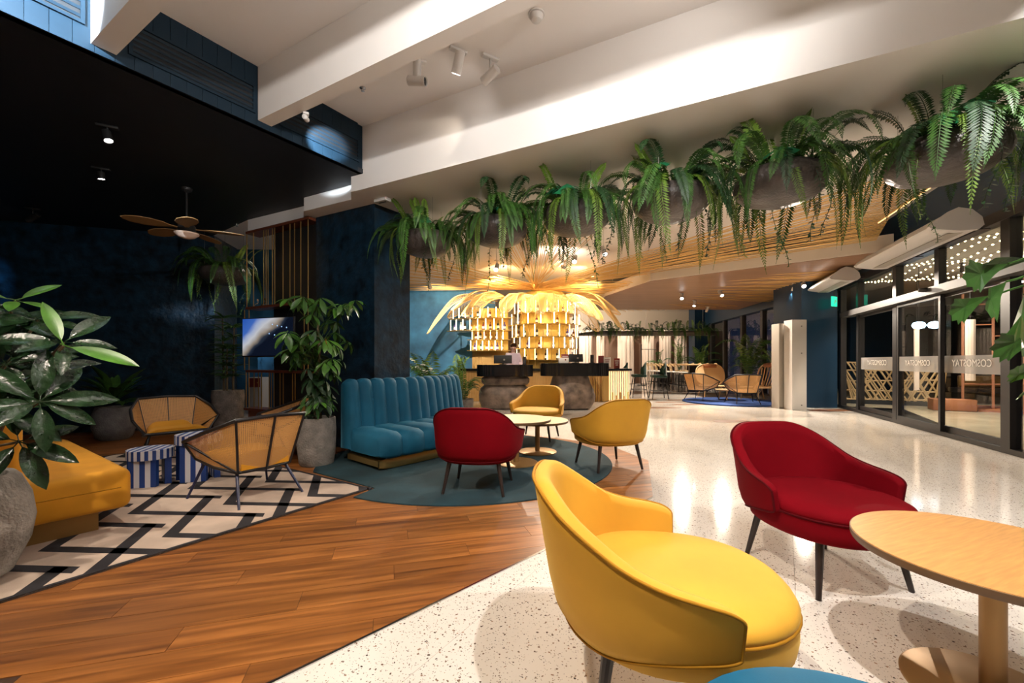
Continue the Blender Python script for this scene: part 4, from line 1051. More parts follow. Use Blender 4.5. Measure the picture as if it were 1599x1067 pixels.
# ---------- dark pot against the lounge wall
dp_o = Vector((-5.88, 6.25, 0.005))
dpl = thing('potted_peace_lily', 'shadowed leafy plant in a dark grey pot against the lounge wall', 'plant', dp_o)
obj('pot', pot([(0.17, 0.0), (0.21, 0.04), (0.255, 0.2), (0.25, 0.36), (0.21, 0.48), (0.19, 0.48), (0.18, 0.44), (0.01, 0.43)]), 'stone_pot_dark', dpl)
LD = leaf_mesh('leaf', 0.40, 0.11, 'leaf_mid', 0.2, 0.45, 8)
rr = random.Random(9)
for k in range(34):
    a = k * 2.4; el = rr.uniform(0.2, 1.3); s = rr.uniform(0.8, 1.25); z0 = 0.45 + 0.25 * math.sin(el)
    obj('leaf', LD, 'fern_dark', dpl, loc=(0.08 * math.cos(a), 0.08 * math.sin(a), z0), rot=(rr.uniform(-.3, .3), -el, a), scale=s)
# ---------- areca palm and companion behind the sofa
def palm(name, label, o, pots, fr, nfr, L, h, seed, mats, flowers=0, zp=0.4):
    t = thing(name, label, 'plant', o); rr = random.Random(seed)
    obj('pot', pot([(0.16 * pots, 0.0), (0.22 * pots, zp * .5), (0.23 * pots, zp), (0.2 * pots, zp), (0.19 * pots, zp - .04), (0.01, zp - .04)]), 'stone_pot', t)
    for k in range(nfr):
        a = k * 2.399 + rr.uniform(-.2, .2); me = fr[k % len(fr)]; hh = zp - .05 + h * rr.uniform(0.0, 1.0)
        obj('stalk', MB().tube([(0.03 * math.cos(a), 0.03 * math.sin(a), zp - .05), (0.05 * math.cos(a), 0.05 * math.sin(a), hh + 0.02)], 0.006, 5), 'leaf_mid', t)
        obj('frond', me, mats, t, loc=(0.05 * math.cos(a), 0.05 * math.sin(a), hh), rot=(rr.uniform(-.2, .2), rr.uniform(-.35, .1), a), scale=L * rr.uniform(0.8, 1.15))
    for k in range(flowers):
        c = Vector((rr.uniform(-.22, .22), rr.uniform(-.2, 0), zp + h + rr.uniform(.3, .42)))
        obj('flower', MB().lathe([(0.005, -0.02), (0.03, 0.0), (0.045, 0.03), (0.02, 0.04), (0.005, 0.035)], 8), 'flower_white', t, loc=c)
    return t
AF = [frond_mesh('frond', [(0, 0, 0), (0.12, 0, 0.36), (0.34, 0, 0.56), (0.62, 0, 0.52), (0.82, 0, 0.30)], 0.19, 24, 'leaf_bright', 0.35, 0.16), frond_mesh('frond', [(0, 0, 0), (0.06, 0, 0.42), (0.2, 0, 0.74), (0.42, 0, 0.86)], 0.18, 22, 'fern_light', 0.35, 0.16), frond_mesh('frond', [(0, 0, 0), (0.2, 0, 0.25), (0.45, 0, 0.28), (0.66, 0, 0.02)], 0.17, 22, 'leaf_mid', 0.35, 0.16)]
palm('potted_areca_palm', 'feathery palm with white flowers behind the teal sofa', (-1.42, 7.35, 0.002), 1.0, AF, 20, 0.80, 0.25, 4, 'leaf_bright', flowers=6)
palm('potted_areca_palm', 'drooping palm in a pot between sofa end and slatted bar', (-0.98, 8.5, 0.002), 0.9, AF, 13, 0.62, 0.2, 8, 'leaf_bright')
palm('potted_areca_palm', 'dark palm standing against the blue wall by the bar shelves', (-1.62, 13.2, 0.002), 1.0, [AF[1], AF[2]], 12, 0.95, 0.4, 12, 'leaf_mid')
# far plants by the windows and the long table
palm('potted_palm', 'arching palm behind the far rattan chairs at the window', D(1168, 600, 14.6) * Vector((1, 1, 0)) if False else Vector((8.10, 14.4, 0.002)), 1.3, AF, 18, 1.25, 0.7, 17, 'leaf_mid', zp=0.5)
palm('potted_palm', 'second window palm half hidden by the white gate panel', Vector((8.05, 12.85, 0.002)), 1.0, AF, 12, 0.95, 0.6, 18, 'leaf_mid', zp=0.5)
palm('potted_palm', 'dark palm in front of the blue corner pier', Vector((8.75, 19.6, 0.002)), 1.2, [AF[1], AF[0]], 14, 1.3, 0.6, 19, 'leaf_mid', zp=0.5)
# fishtail palm entering from the right edge
def fish_mesh(name, S, mat):
    mb = MB(); m = 7
    out = [(0, 0), (0.35, 0.16), (0.62, 0.36), (0.80, 0.52), (0.84, 0.40), (0.95, 0.42), (0.93, 0.28), (1.05, 0.22), (0.98, 0.10), (1.06, 0.0), (0.94, -0.06), (0.98, -0.17), (0.84, -0.16), (0.80, -0.28), (0.66, -0.18), (0.35, -0.08)]
    vs_ = [Vector((x * S, y * S, -0.22 * S * x * x + 0.05 * S * math.sin(9 * y))) for x, y in out]; c = Vector((0.55 * S, 0.04 * S, -0.02 * S))
    mb.add([c] + vs_, [(0, i + 1, (i + 1) % len(vs_) + 1) for i in range(len(vs_))])
    me = mb.mesh(name, False); me.materials.append(MATS[mat]); return me
FM = [fish_mesh('leaf', 0.20, 'leaf_mid'), fish_mesh('leaf', 0.18, 'leaf_bright')]
fo = Vector((2.75, 1.95, 0.0))
fpl = thing('potted_fishtail_palm', 'palm with fishtail shaped leaves entering from the right edge', 'plant', fo)
obj('pot', pot([(0.17, 0.0), (0.22, 0.2), (0.23, 0.45), (0.2, 0.46), (0.19, 0.42), (0.01, 0.41)]), 'stone_pot', fpl)
obj('trunk', MB().tube([(0, 0, 0.41), (0.03, 0, 1.0), (0.0, 0.02, 1.55)], [0.03, 0.025, 0.015], 8), 'stem', fpl)
rr = random.Random(2)
for i, (px, py, Y, rz, ry, sc, m) in enumerate(((1575, 412, 2.0, 2.95, 0.45, 1.1, 0), (1572, 440, 1.9, 3.3, 0.75, 1.15, 0), (1600, 460, 1.85, 3.6, 0.9, 1.1, 0), (1612, 405, 2.0, 2.7, 0.1, 1.1, 0), (1610, 500, 1.9, 3.3, 1.0, 1.0, 0), (1545, 462, 1.95, 2.8, 0.55, 0.9, 0), (1620, 588, 1.9, 3.0, -0.1, 0.75, 1), (1622, 606, 1.9, 3.2, 0.15, 0.7, 1), (1640, 430, 1.9, 3.9, 0.6, 1.2, 0), (1640, 520, 2.0, 2.6, 0.4, 1.1, 0))):
    c = D(px, py, Y) - fo
    obj('leaf', FM[m], 'leaf_mid', fpl, loc=c, rot=(rr.uniform(-.5, .5) + 0.9, ry, rz), scale=sc)
    obj('leaf_stalk', MB().tube(catm([(0.0, 0.0, max(0.5, c.z - 0.35)), (c.x * 0.5, c.y * 0.5, c.z + 0.03), c], 5), 0.005, 5), 'leaf_mid', fpl)
# ================================================================ ROD SCREEN WITH TELEVISION
sp0, sp1 = K2, Vector((-3.60, 5.87)) * KC; sdir = (sp1 - sp0).normalized(); LS = (sp1 - sp0).length
scr = thing('rod_screen', 'dark wood and brass rod screen with shelves beside the column', 'screen', (sp0.x, sp0.y, 0), math.atan2(sdir.y, sdir.x))
# local +X runs along the screen to the left; yv is the side that faces the viewer
yv = 1.0 if Vector((-sdir.y, sdir.x)).dot(-sp0) > 0 else -1.0
def x_at(px):
    r = (px - 800) / F; return (r * sp0.y - sp0.x) / (sdir.x - r * sdir.y)
def sbox(name, c, d_, mat): return obj(name, MB().box((c[0], c[1] * yv, c[2]), d_), mat, scr, False)
sbox('back_panel', (0.55, -0.10, ZS / 2), (1.05, 0.04, ZS - 0.01), 'black_matte')
SZ = [zS(1.88), zS(1.02), zS(0.50), zS(1.39), ZS - 0.03]
for z, x0, x1 in ((SZ[0], 0.01, LS), (SZ[1], 0.01, LS), (SZ[2], 0.01, LS + 0.05), (SZ[3], 1.12, LS), (SZ[4], 0.01, LS)):
    sbox('shelf', ((x0 + x1) / 2, 0.0, z), (x1 - x0, 0.22, 0.036), 'mahogany')
def rodp(x, z0, z1, y=0.085):
    obj('rod', MB().tube([(x, y * yv, z0 + 0.018), (x, y * yv, z1 - 0.018)], 0.0075, 6), 'brass', scr)
for px in (394.7, 405, 421, 424.7, 427.7, 434.5, 438, 451, 461.8, 469, 478.7, 490): rodp(x_at(px), SZ[0], SZ[4])
for px in (393.6, 398, 406, 412.8, 417.7, 429.6, 433, 437, 446.5, 451.5, 466, 470): rodp(x_at(px), SZ[2], SZ[1])
for px in (391, 398): rodp(x_at(px), SZ[3], SZ[0]); rodp(x_at(px), SZ[1], SZ[3])
for px in (484, 490): rodp(x_at(px), SZ[1], SZ[0])
for x in (0.05, 0.5, 1.0, LS - 0.05): sbox('foot', (x, 0.0, SZ[2] / 2 - 0.008), (0.03, 0.18, SZ[2] - 0.02), 'mahogany')
tv = thing('television', 'wall television showing a blue picture on the rod screen', 'television', (sp0.x + sdir.x * 0.80, sp0.y + sdir.y * 0.80, 1.50), math.atan2(sdir.y, sdir.x) + 0.16 * yv)
obj('casing', MB().rbox((0, 0.20 * yv, 0), (0.98, 0.035, 0.57), 0.008), 'black_matte', tv)
obj('picture', MB().box((0, 0.2185 * yv, 0.005), (0.95, 0.003, 0.535)), 'tv_picture', tv, False)
obj('standby_bar', MB().box((-0.34, 0.2215 * yv, -0.23), (0.13, 0.002, 0.018)), 'tv_blue_mark', tv, False)
for i, (x, z) in enumerate(((-0.10, 0.18), (-0.19, 0.16), (-0.27, 0.145), (-0.36, 0.13), (-0.14, 0.03), (-0.04, 0.05))):
    obj('picture_light', MB().lathe([(0.004, -0.001), (0.010, 0), (0.004, 0.001)], 8), 'tv_blue_mark', tv, loc=(x, 0.2215 * yv, z), rot=(PI / 2, 0, 0))
obj('bracket', MB().box((0, 0.06 * yv, 0), (0.2, 0.26, 0.12)), 'black_matte', tv, False)
# small figurines on the upper shelf
for i, (x, lab) in enumerate(((x_at(400), 'small bent silver figurine on the upper screen shelf'), (x_at(412), 'small dark figurine on the upper screen shelf beside the silver one'))):
    p = sp0 + sdir * x; t = thing('figurine', lab, 'figurine', (p.x, p.y, SZ[0] + 0.0185), 0.4)
    obj('body', MB().tube(catm([(-0.03, 0, 0), (-0.01, 0, 0.05), (0.03, 0, 0.07), (0.02, 0, 0.13)], 5), [0.008 + 0.004 * math.sin(k) for k in range(16)], 7), 'chrome' if i == 0 else 'black_matte', t)
    obj('base', MB().lathe([(0.04, 0), (0.04, 0.01)], 12), 'black_matte', t)
# lit red and white niche in the passage behind the screen
t = thing('passage_cabinet', 'small bright red and white cabinet glimpsed behind the screen', 'cabinet', (-5.75, 9.6, 0))
obj('body', MB().rbox((0, 0, 0.40), (0.30, 0.30, 0.8), 0.01), 'paper', t); obj('door', MB().box((0, -0.16, 0.68), (0.24, 0.02, 0.2)), 'red_card', t, False); obj('knob', MB().lathe([(0.012, 0), (0.012, 0.02)], 8), 'brass', t, loc=(0.08, -0.17, 0.68), rot=(PI / 2, 0, 0))

# ---------- ceiling fan
fo_ = D(292, 360, 4.75 * KC)
fan = thing('ceiling_fan', 'leaf bladed ceiling fan with a pink glass shade', 'fan', (fo_.x, fo_.y, ZD))
dz = fo_.z - ZD
obj('canopy', MB().lathe([(0.06, 0.0), (0.055, -0.03), (0.02, -0.06)], 16), 'black_matte', fan)
obj('rod', MB().tube([(0, 0, -0.04), (0, 0, dz + 0.06)], 0.012, 8), 'black_matte', fan)
obj('motor', MB().lathe([(0.03, 0.09), (0.09, 0.06), (0.10, 0.02), (0.08, -0.02), (0.03, -0.03)], 20), 'black_matte', fan, loc=(0, 0, dz))
obj('lamp_shade', MB().lathe([(0.13, -0.035), (0.128, -0.05), (0.09, -0.085), (0.03, -0.105), (0.005, -0.108)], 20), 'fan_shade', fan, loc=(0, 0, dz))
bl = MB(); out = [(0.10, 0.02), (0.18, 0.03), (0.26, 0.085), (0.40, 0.115), (0.52, 0.10), (0.60, 0.05), (0.63, 0.0)]
pts = out + [(x, -y) for x, y in out[-2::-1]]
bl.prism(pts, -0.004, 0.004); bme_ = bl.mesh('blade', False); bme_.materials.append(MATS['fan_blade'])
for k in range(5): obj('blade', bme_, 'fan_blade', fan, loc=(0, 0, dz + 0.02), rot=(0.12, 0.03, k * 2 * PI / 5 + 0.35), ang=.3)

# ================================================================ RECEPTION AND BAR
def blob(prof, n=40, sx=1.0, sy=0.6, seed=0, am=0.03):
    mb = MB(); rows = []
    for r, z in prof:
        row = []
        for k in range(n):
            a = 2 * PI * k / n; c, s = se(a, 0.75); q = 1 + am * math.sin(2 * a + 3 * z + seed) + am * .6 * math.sin(5 * a - 4 * z + 2 * seed)
            row.append(Vector((r * sx * c * q, r * sy * s * q, z)))
        rows.append(row)
    return mb.grid(rows, closev=True, cap=True)
def slab(w, d_, z0, z1, n=40):
    """counter top with a rim of narrow dark staves"""
    mb = MB(); out = []
    N = 120
    for k in range(N):
        a = 2 * PI * k / N; c, s = se(a, 0.35); j = 1 + (0.004 if k % 2 else -0.004)
        out.append((w / 2 * c * j, d_ / 2 * s * j))
    return mb.prism(out, z0, z1)
ca = thing('reception_counter', 'left reception counter, black top on two stacked boulders', 'counter', (-0.17, 10.3, 0))
obj('lower_boulder', blob([(0.62, 0.0), (0.78, 0.05), (0.86, 0.2), (0.87, 0.36), (0.82, 0.50), (0.70, 0.575), (0.4, 0.59)], 44, 0.72, 0.36, 1), 'boulder', ca)
obj('upper_boulder', blob([(0.45, 0.565), (0.74, 0.59), (0.83, 0.65), (0.84, 0.74), (0.74, 0.80), (0.4, 0.81)], 44, 0.72, 0.38, 2), 'boulder', ca)
obj('counter_top', slab(1.34, 0.75, 0.80, 1.075), 'black_gloss', ca, False)
cb = thing('reception_counter', 'right reception counter, wide black top on one rounded boulder', 'counter', (1.50, 10.3, 0))
obj('boulder', blob([(0.60, 0.0), (0.75, 0.04), (0.88, 0.18), (0.92, 0.32), (0.86, 0.48), (0.74, 0.64), (0.68, 0.78), (0.66, 0.81)], 44, 0.66, 0.42, 3), 'boulder', cb, loc=(-0.08, 0, 0))
obj('counter_top', slab(1.62, 0.78, 0.81, 1.115), 'black_gloss', cb, False)
# things on the counters
def monitor(x, y, z, w, h, rz, label):
    t = thing('monitor', label, 'monitor', (x, y, z), rz, 'monitors on the reception counters')
    obj('screen_housing', MB().rbox((0, 0.0, 0.03 + h / 2), (w, 0.03, h), 0.008, M=Matrix.Rotation(-0.15, 3, 'X')), 'black_matte', t)
    obj('stand', MB().tube([(0, 0.03, 0.0), (0, 0.03, 0.12)], 0.02, 8), 'black_matte', t)
    obj('foot', MB().lathe([(0.09, 0.0), (0.09, 0.01), (0.03, 0.018)], 16, (0, 0.03, 0)), 'black_matte', t)
    obj('maker_badge', MB().lathe([(0.022, 0), (0.022, 0.002)], 14), 'grey_plastic', t, loc=(0.03, -0.045, 0.12), rot=(PI / 2, 0, 0))
monitor(-0.22, 10.25, 1.0755, 0.44, 0.20, 0.0, 'black monitor on the left reception counter before the person')
monitor(1.55, 10.25, 1.1155, 0.36, 0.19, 0.2, 'black monitor on the right reception counter')
for i, (x, z, lab) in enumerate(((0.30, 1.0755, 'black card terminal on the left reception counter'), (1.93, 1.1155, 'black card terminal on the right reception counter'))):
    t = thing('card_terminal', lab, 'terminal', (x, 10.2, z), 0.2 * i, 'card terminals on the counters')
    obj('body', MB().rbox((0, 0, 0.10), (0.075, 0.06, 0.20), 0.012), 'black_matte', t); obj('keypad', MB().box((0, -0.031, 0.07), (0.05, 0.003, 0.08)), 'steel_rail', t, False); obj('base', MB().rbox((0, 0.0, 0.006), (0.11, 0.1, 0.012), 0.004), 'black_matte', t)
def sign(name, label, x, y, z, w, h, mat, rz=0.0, marks=True, cat='sign'):
    t = thing(name, label, cat, (x, y, z), rz)
    obj('board', MB().rbox((0, 0, h / 2), (w, 0.012, h), 0.003), mat, t); obj('foot', MB().rbox((0, 0.0, 0.004), (w * 0.7, 0.08, 0.008), 0.002), 'black_matte', t)
    if marks:
        for k in range(3): obj('print_line', MB().box((0, -0.0068, h * (0.75 - 0.2 * k)), (w * (0.7 - 0.15 * k), 0.001, h * 0.07)), 'paper' if mat != 'paper' else 'red_card', t, False)
    return t
sign('menu_card', 'dark red menu card behind the white box on the right counter', 1.31, 10.40, 1.1155, 0.20, 0.22, 'red_card')
tb = thing('paper_box', 'white paper box left of the right monitor', 'box', (1.24, 10.18, 1.1155)); obj('body', MB().rbox((0, 0, 0.065), (0.24, 0.14, 0.13), 0.004), 'paper', tb); obj('emblem', MB().lathe([(0.02, 0), (0.02, 0.001)], 12), 'red_card', tb, loc=(0.04, -0.071, 0.08), rot=(PI / 2, 0, 0))
sign('menu_stand', 'small clear framed notice at the right end of the counter', 2.28, 10.12, 1.1155 - 0.10, 0.17, 0.24, 'paper')
sign('menu_card', 'purple brown card left of the framed notice', 2.17, 10.30, 1.1155, 0.14, 0.18, 'red_card', marks=False)
sign('menu_card', 'upright dark red card on the bar end counter', 3.08, 12.42, 0.948, 0.17, 0.30, 'red_card')

# --- bar counter: slatted front, lit end
bar = thing('bar_counter', 'golden slatted bar counter behind the reception desks', 'counter', (0, 12.2, 0))
obj('carcass', MB().box((0.98, 0.32, 0.44), (4.78, 0.54, 0.88)), 'bar_slat', bar, False)
obj('worktop', MB().rbox((0.98, 0.30, 0.915), (4.94, 0.72, 0.065), 0.01), 'black_gloss', bar)
slat_me = MB().box((0, 0, 0.44), (0.052, 0.03, 0.86)).mesh('slat', False); slat_me.materials.append(MATS['bar_slat'])
for k in range(57):
    x = -1.38 + k * 0.075
    if x > 2.75: break
    obj('slat', slat_me, 'bar_slat', bar, False, loc=(x, 0.035, 0.0))
obj('lit_panel', MB().box((3.10, 0.04, 0.45), (0.58, 0.02, 0.84)), 'backlit_warm', bar, False)
for k in range(9): obj('flute', MB().tube([(2.85 + k * 0.063, 0.015, 0.02), (2.85 + k * 0.063, 0.015, 0.88)], 0.018, 7), 'paper', bar)
obj('gold_end', MB().box((2.68, -0.02, 0.45), (0.20, 0.08, 0.88)), 'brass', bar, False)
rr = random.Random(6)
for k in range(7): obj('brass_tube', MB().tube([(2.30 + k * 0.065, -0.02 - 0.03 * (k % 2), 0.0), (2.30 + k * 0.065, -0.02 - 0.03 * (k % 2), rr.uniform(0.35, 0.85))], 0.022, 8), 'brass', bar)
for k in range(5): obj('brass_tube', MB().tube([(2.90 + k * 0.11, -0.03, 0.0), (2.90 + k * 0.11, -0.03, rr.uniform(0.1, 0.32))], 0.02, 8), 'brass', bar)

# --- back bar: slatted wall, drum of shelves and a wing of shelves
bb = thing('back_bar', 'golden lit bottle shelves around the central bar drum', 'shelving', (1.05, 13.6, 0))
DZ = [1.20, 1.55, 1.90, 2.28, 2.64]
obj('drum', MB().lathe([(0.80, 0.0), (0.80, 2.95), (0.62, 3.35)], 48), 'gold_panel', bb)
RSH = [1.06, 1.08, 1.10, 1.16, 1.02]
for z, R in zip(DZ, RSH): obj('shelf', MB().lathe([(0.8, -0.007), (R, -0.007), (R, 0.012), (0.8, 0.012)], 56), 'brass', bb, loc=(0, 0, z))
led_h = 0.34
for q, (z, R) in enumerate(zip(DZ, RSH)):
    n = 9
    for k in range(n):
        a = -PI / 2 + (k - (n - 1) / 2) * 0.36 + (0.18 if q % 2 else 0)
        obj('led_tube', MB().lathe([(0.011, 0.014), (0.011, (DZ[q + 1] - z if q < 4 else 0.38) - 0.014)], 8), 'led_gold', bb, loc=((R - 0.05) * math.cos(a), (R - 0.05) * math.sin(a), z))
for k in range(14):
    a = -PI / 2 + (k - 6.5) * 0.23; obj('upright', MB().tube([(1.03 * math.cos(a), 1.03 * math.sin(a), 0.9), (1.03 * math.cos(a), 1.03 * math.sin(a), 3.0)], 0.008, 5), 'brass', bb)
wg = thing('back_bar_wing', 'golden lit bottle shelves left of the bar drum', 'shelving', (-0.95, 13.3, 0))
def arcpts(R0_, R1_, a0, a1, n=18):
    return [(R1_ * math.cos(lerp(a0, a1, k / n)), R1_ * math.sin(lerp(a0, a1, k / n))) for k in range(n + 1)] + [(R0_ * math.cos(lerp(a1, a0, k / n)), R0_ * math.sin(lerp(a1, a0, k / n))) for k in range(n + 1)]
# the wing bows towards us: arc centred behind it
WC = Vector((0.35, 1.6)); wa0, wa1 = math.radians(-136), math.radians(-71)
def warc(R, a): return Vector((WC.x + R * math.cos(a), WC.y + R * math.sin(a)))
WZ = [(1.50, 1.75, -118), (1.84, 1.75, -118), (2.12, 2.05, -136), (2.50, 2.0, -136)]
for z, R, a0 in WZ:
    a0 = math.radians(a0)
    pts = [(WC.x + x, WC.y + y) for x, y in arcpts(1.45, R, a0, wa1)]
    obj('shelf', MB().prism(pts, z - 0.012, z + 0.012), 'brass', wg, False)
pts = [(WC.x + x, WC.y + y) for x, y in arcpts(1.42, 1.46, math.radians(-118), wa1)]
obj('gold_back', MB().prism(pts, 1.45, 2.85), 'gold_panel', wg, False)
for i in range(30):
    a = lerp(math.radians(-117), wa1, i / 29); p = warc(1.45, a)
    obj('slat', MB().box((p.x, p.y, 1.16), (0.032, 0.03, 0.62), a), 'bar_slat', wg, False)
obj('slat_back', MB().prism([(WC.x + x, WC.y + y) for x, y in arcpts(1.38, 1.43, math.radians(-118), wa1)], 0.0, 1.46), 'bar_slat', wg, False)
for q, (z, R, a0) in enumerate(WZ):
    n = 6 if a0 > -120 else 8; h = (0.32, 0.26, 0.36, 0.34)[q]
    for k in range(n):
        a = lerp(math.radians(a0) + 0.06, wa1 - 0.05, (k + (0.25 if q % 2 else 0.0)) / n); p = warc(R - 0.06, a)
        obj('led_tube', MB().lathe([(0.011, 0.013), (0.011, h - 0.013)], 8), 'led_gold', wg, loc=(p.x, p.y, z))

# --- bottles
def bottle_mesh(name, h, r, nk):
    return MB().lathe([(r * .9, 0.0), (r, 0.008), (r, h * .55), (r * .85, h * .64), (nk, h * .74), (nk, h * .97), (nk * 1.15, h * .972), (nk * 1.15, h)], 12).mesh(name)
BM = {}
def bottle(parent_loc, kind, h, r, label, colw):
    key = (kind, h)
    if key not in BM:
        body = bottle_mesh('glass_body', h, r, r * 0.33); body.materials.append(MATS[kind])
        lab = MB().lathe([(r * 1.02, h * .15), (r * 1.02, h * .42)], 12, cap=False).mesh('paper_label'); lab.materials.append(MATS[colw])
        BM[key] = (body, lab)
    t = thing('bottle', label, 'bottle', parent_loc, 0, 'bottles on the back bar shelves')
    obj('glass_body', BM[key][0], kind, t); obj('paper_label', BM[key][1], colw, t); return t
kinds = [('bottle_dark', 'dark', 0.29, 0.038, 'paper'), ('bottle_clear', 'clear', 0.26, 0.036, 'paper'), ('bottle_amber', 'amber', 0.25, 0.042, 'paper'), ('bottle_red', 'red', 0.24, 0.04, 'paper'), ('bottle_green', 'green', 0.28, 0.036, 'paper'), ('bottle_violet', 'violet', 0.24, 0.045, 'paper')]
tiers_w = ['lowest wing shelf', 'second wing shelf', 'third wing shelf', 'top wing shelf']
tiers_d = ['lowest drum shelf', 'second drum shelf', 'third drum shelf', 'fourth drum shelf', 'top drum shelf']
ordn = ['first', 'second', 'third', 'fourth', 'fifth', 'sixth', 'seventh', 'eighth', 'ninth', 'tenth', 'eleventh']
rr = random.Random(14)
for q, (z, R, a0) in enumerate(WZ):
    n = (6, 6, 9, 5)[q]
    for k in range(n):
        a = lerp(math.radians(a0) + 0.09, wa1 - 0.10, (k + 0.5) / n) + rr.uniform(-.02, .02); p = warc(R - 0.13, a); kd = rr.choice(kinds)
        bottle((-0.95 + p.x, 13.3 + p.y, z + 0.0125), kd[0], kd[2], kd[3], '%s bottle, %s from the left on the %s of the bar' % (kd[1], ordn[k], tiers_w[q]), kd[4])
for q, (z, R) in enumerate(zip(DZ, RSH)):
    n = (7, 6, 7, 4, 9)[q]
    for k in range(n):
        a = -PI / 2 + (k - (n - 1) / 2) * (2.5 / n) + rr.uniform(-.05, .05); kd = rr.choice(kinds)
        bottle((1.05 + (R - 0.12) * math.cos(a), 13.6 + (R - 0.12) * math.sin(a), z + 0.0125), kd[0], kd[2], kd[3], '%s bottle, %s from the left on the %s' % (kd[1], ordn[k], tiers_d[q]), kd[4])

# --- woven rattan palm leaves crowning the bar
def rleaf_mesh(name, L, W, droop):
    mb = MB(); cur = catm([(0, 0, 0), (L * .25, 0, L * .10), (L * .55, 0, L * .06), (L * .82, 0, -droop * .45), (L, 0, -droop)], 8); m = len(cur)
    ws = [W * (math.sin(PI * (0.06 + 0.94 * i / (m - 1))) ** 0.6) + 0.005 for i in range(m)]
    ed = []
    for sy in (-1, 1):
        e = [Vector((c.x, sy * w, c.z - 0.35 * w)) for c, w in zip(cur, ws)]; ed.append(e); mb.tube(e, 0.012, 5)
    mb.tube(cur, 0.014, 5)
    n = 44
    for k in range(n):
        t = k / n * (m - 1) * 0.96; i = int(t); p = cur[i].lerp(cur[min(i + 1, m - 1)], t - i)
        t2 = min(m - 1.001, t + 2.6); j = int(t2)
        for e in ed:
            q = e[j].lerp(e[j + 1], t2 - j); md = p.lerp(q, 0.5) + Vector((0, 0, 0.02))
            mb.tube([p, md, q], 0.0065, 4, cap=False)
    me = mb.mesh(name, True, 1.0); me.materials.append(MATS['rattan']); return me
RL = [rleaf_mesh('rattan_leaf', 1.55, 0.34, 0.55), rleaf_mesh('rattan_leaf', 1.9, 0.36, 0.95)]
crown = thing('rattan_crown', 'crown of woven rattan palm leaves above the bar shelves', 'canopy', (0.9, 13.3, 2.78))
for k, (x, y, rz, v, s, tl) in enumerate(((-1.6, 0.0, 190, 1, 1.05, .05), (-1.3, -0.25, 205, 0, 1.0, -.05), (-1.2, -0.3, 232, 0, 0.95, 0.1), (-0.75, -0.35, 250, 0, 0.85, 0.1), (-0.3, -0.3, 225, 0, 0.8, .05), (-0.05, -0.5, 262, 0, 0.75, .25), (0.45, -0.4, 290, 0, 0.75, 0.15), (0.55, -0.2, 318, 0, 1.0, .15), (0.7, 0.0, 340, 1, 0.95, .05), (0.7, 0.2, 358, 1, 1.05, -.02), (0.3, 0.4, 30, 1, 1.0, 0), (-1.5, 0.4, 165, 0, 1.0, 0), (-1.0, -0.1, 218, 0, 1.05, .02), (-0.5, -0.4, 268, 0, 0.7, .2), (0.25, -0.45, 275, 0, 0.7, .22), (0.6, -0.3, 303, 0, 0.9, .12), (0.75, 0.1, 350, 0, 1.1, -.05))):
    obj('rattan_leaf', RL[v], 'rattan', crown, loc=(x, y, 0.30 + 0.03 * (k % 3)), rot=(0.25 * (1 if k % 2 else -1), tl, math.radians(rz)), scale=s)
obj('hub_post', MB().tube([(0.0, 0.1, 0.2), (-0.15, -0.2, 0.72)], 0.11, 16), 'gold_panel', crown)

# --- ropes fanning out from the hub to the ceiling edges
hub = Vector((0.72, 13.0, 3.44))
rc = thing('rope_canopy', 'golden ropes fanning from the bar hub across the ceiling', 'canopy', hub)
obj('hub_ring', MB().lathe([(0.14, -0.10), (0.17, -0.05), (0.17, 0.06), (0.12, 0.10)], 24), 'brass', rc)
def fan_ropes(p, q, z0, z1, n, sag=0.0, r=0.008):
    for k in range(n):
        t = k / (n - 1); e = Vector(p).lerp(Vector(q), t); e = Vector((e.x, e.y, lerp(z0, z1, t))) - hub; a = math.atan2(e.y, e.x)
        s = Vector((0.15 * math.cos(a), 0.15 * math.sin(a), 0.08 * math.sin(k * 1.7)))
        obj('rope', MB().tube([s, s.lerp(e, 0.5) + Vector((0, 0, -sag)), e], r, 4, cap=False), 'gold_rope', rc)
fan_ropes((-2.2, 9.0), (-3.6, 13.0), 3.52, 3.35, 40, 0.02)
fan_ropes((-0.9, 6.2), (1.75, 6.6), 3.55, 3.55, 34, 0.0)
fan_ropes((5.0, 5.2), (6.95, 8.1), 3.55, 3.42, 44, 0.0)
fan_ropes((7.4, 9.2), (8.6, 14.0), 3.15, 3.13, 30, 0.03)
fan_ropes((8.0, 15.0), (4.0, 18.5), 3.12, 3.3, 16, 0.03)

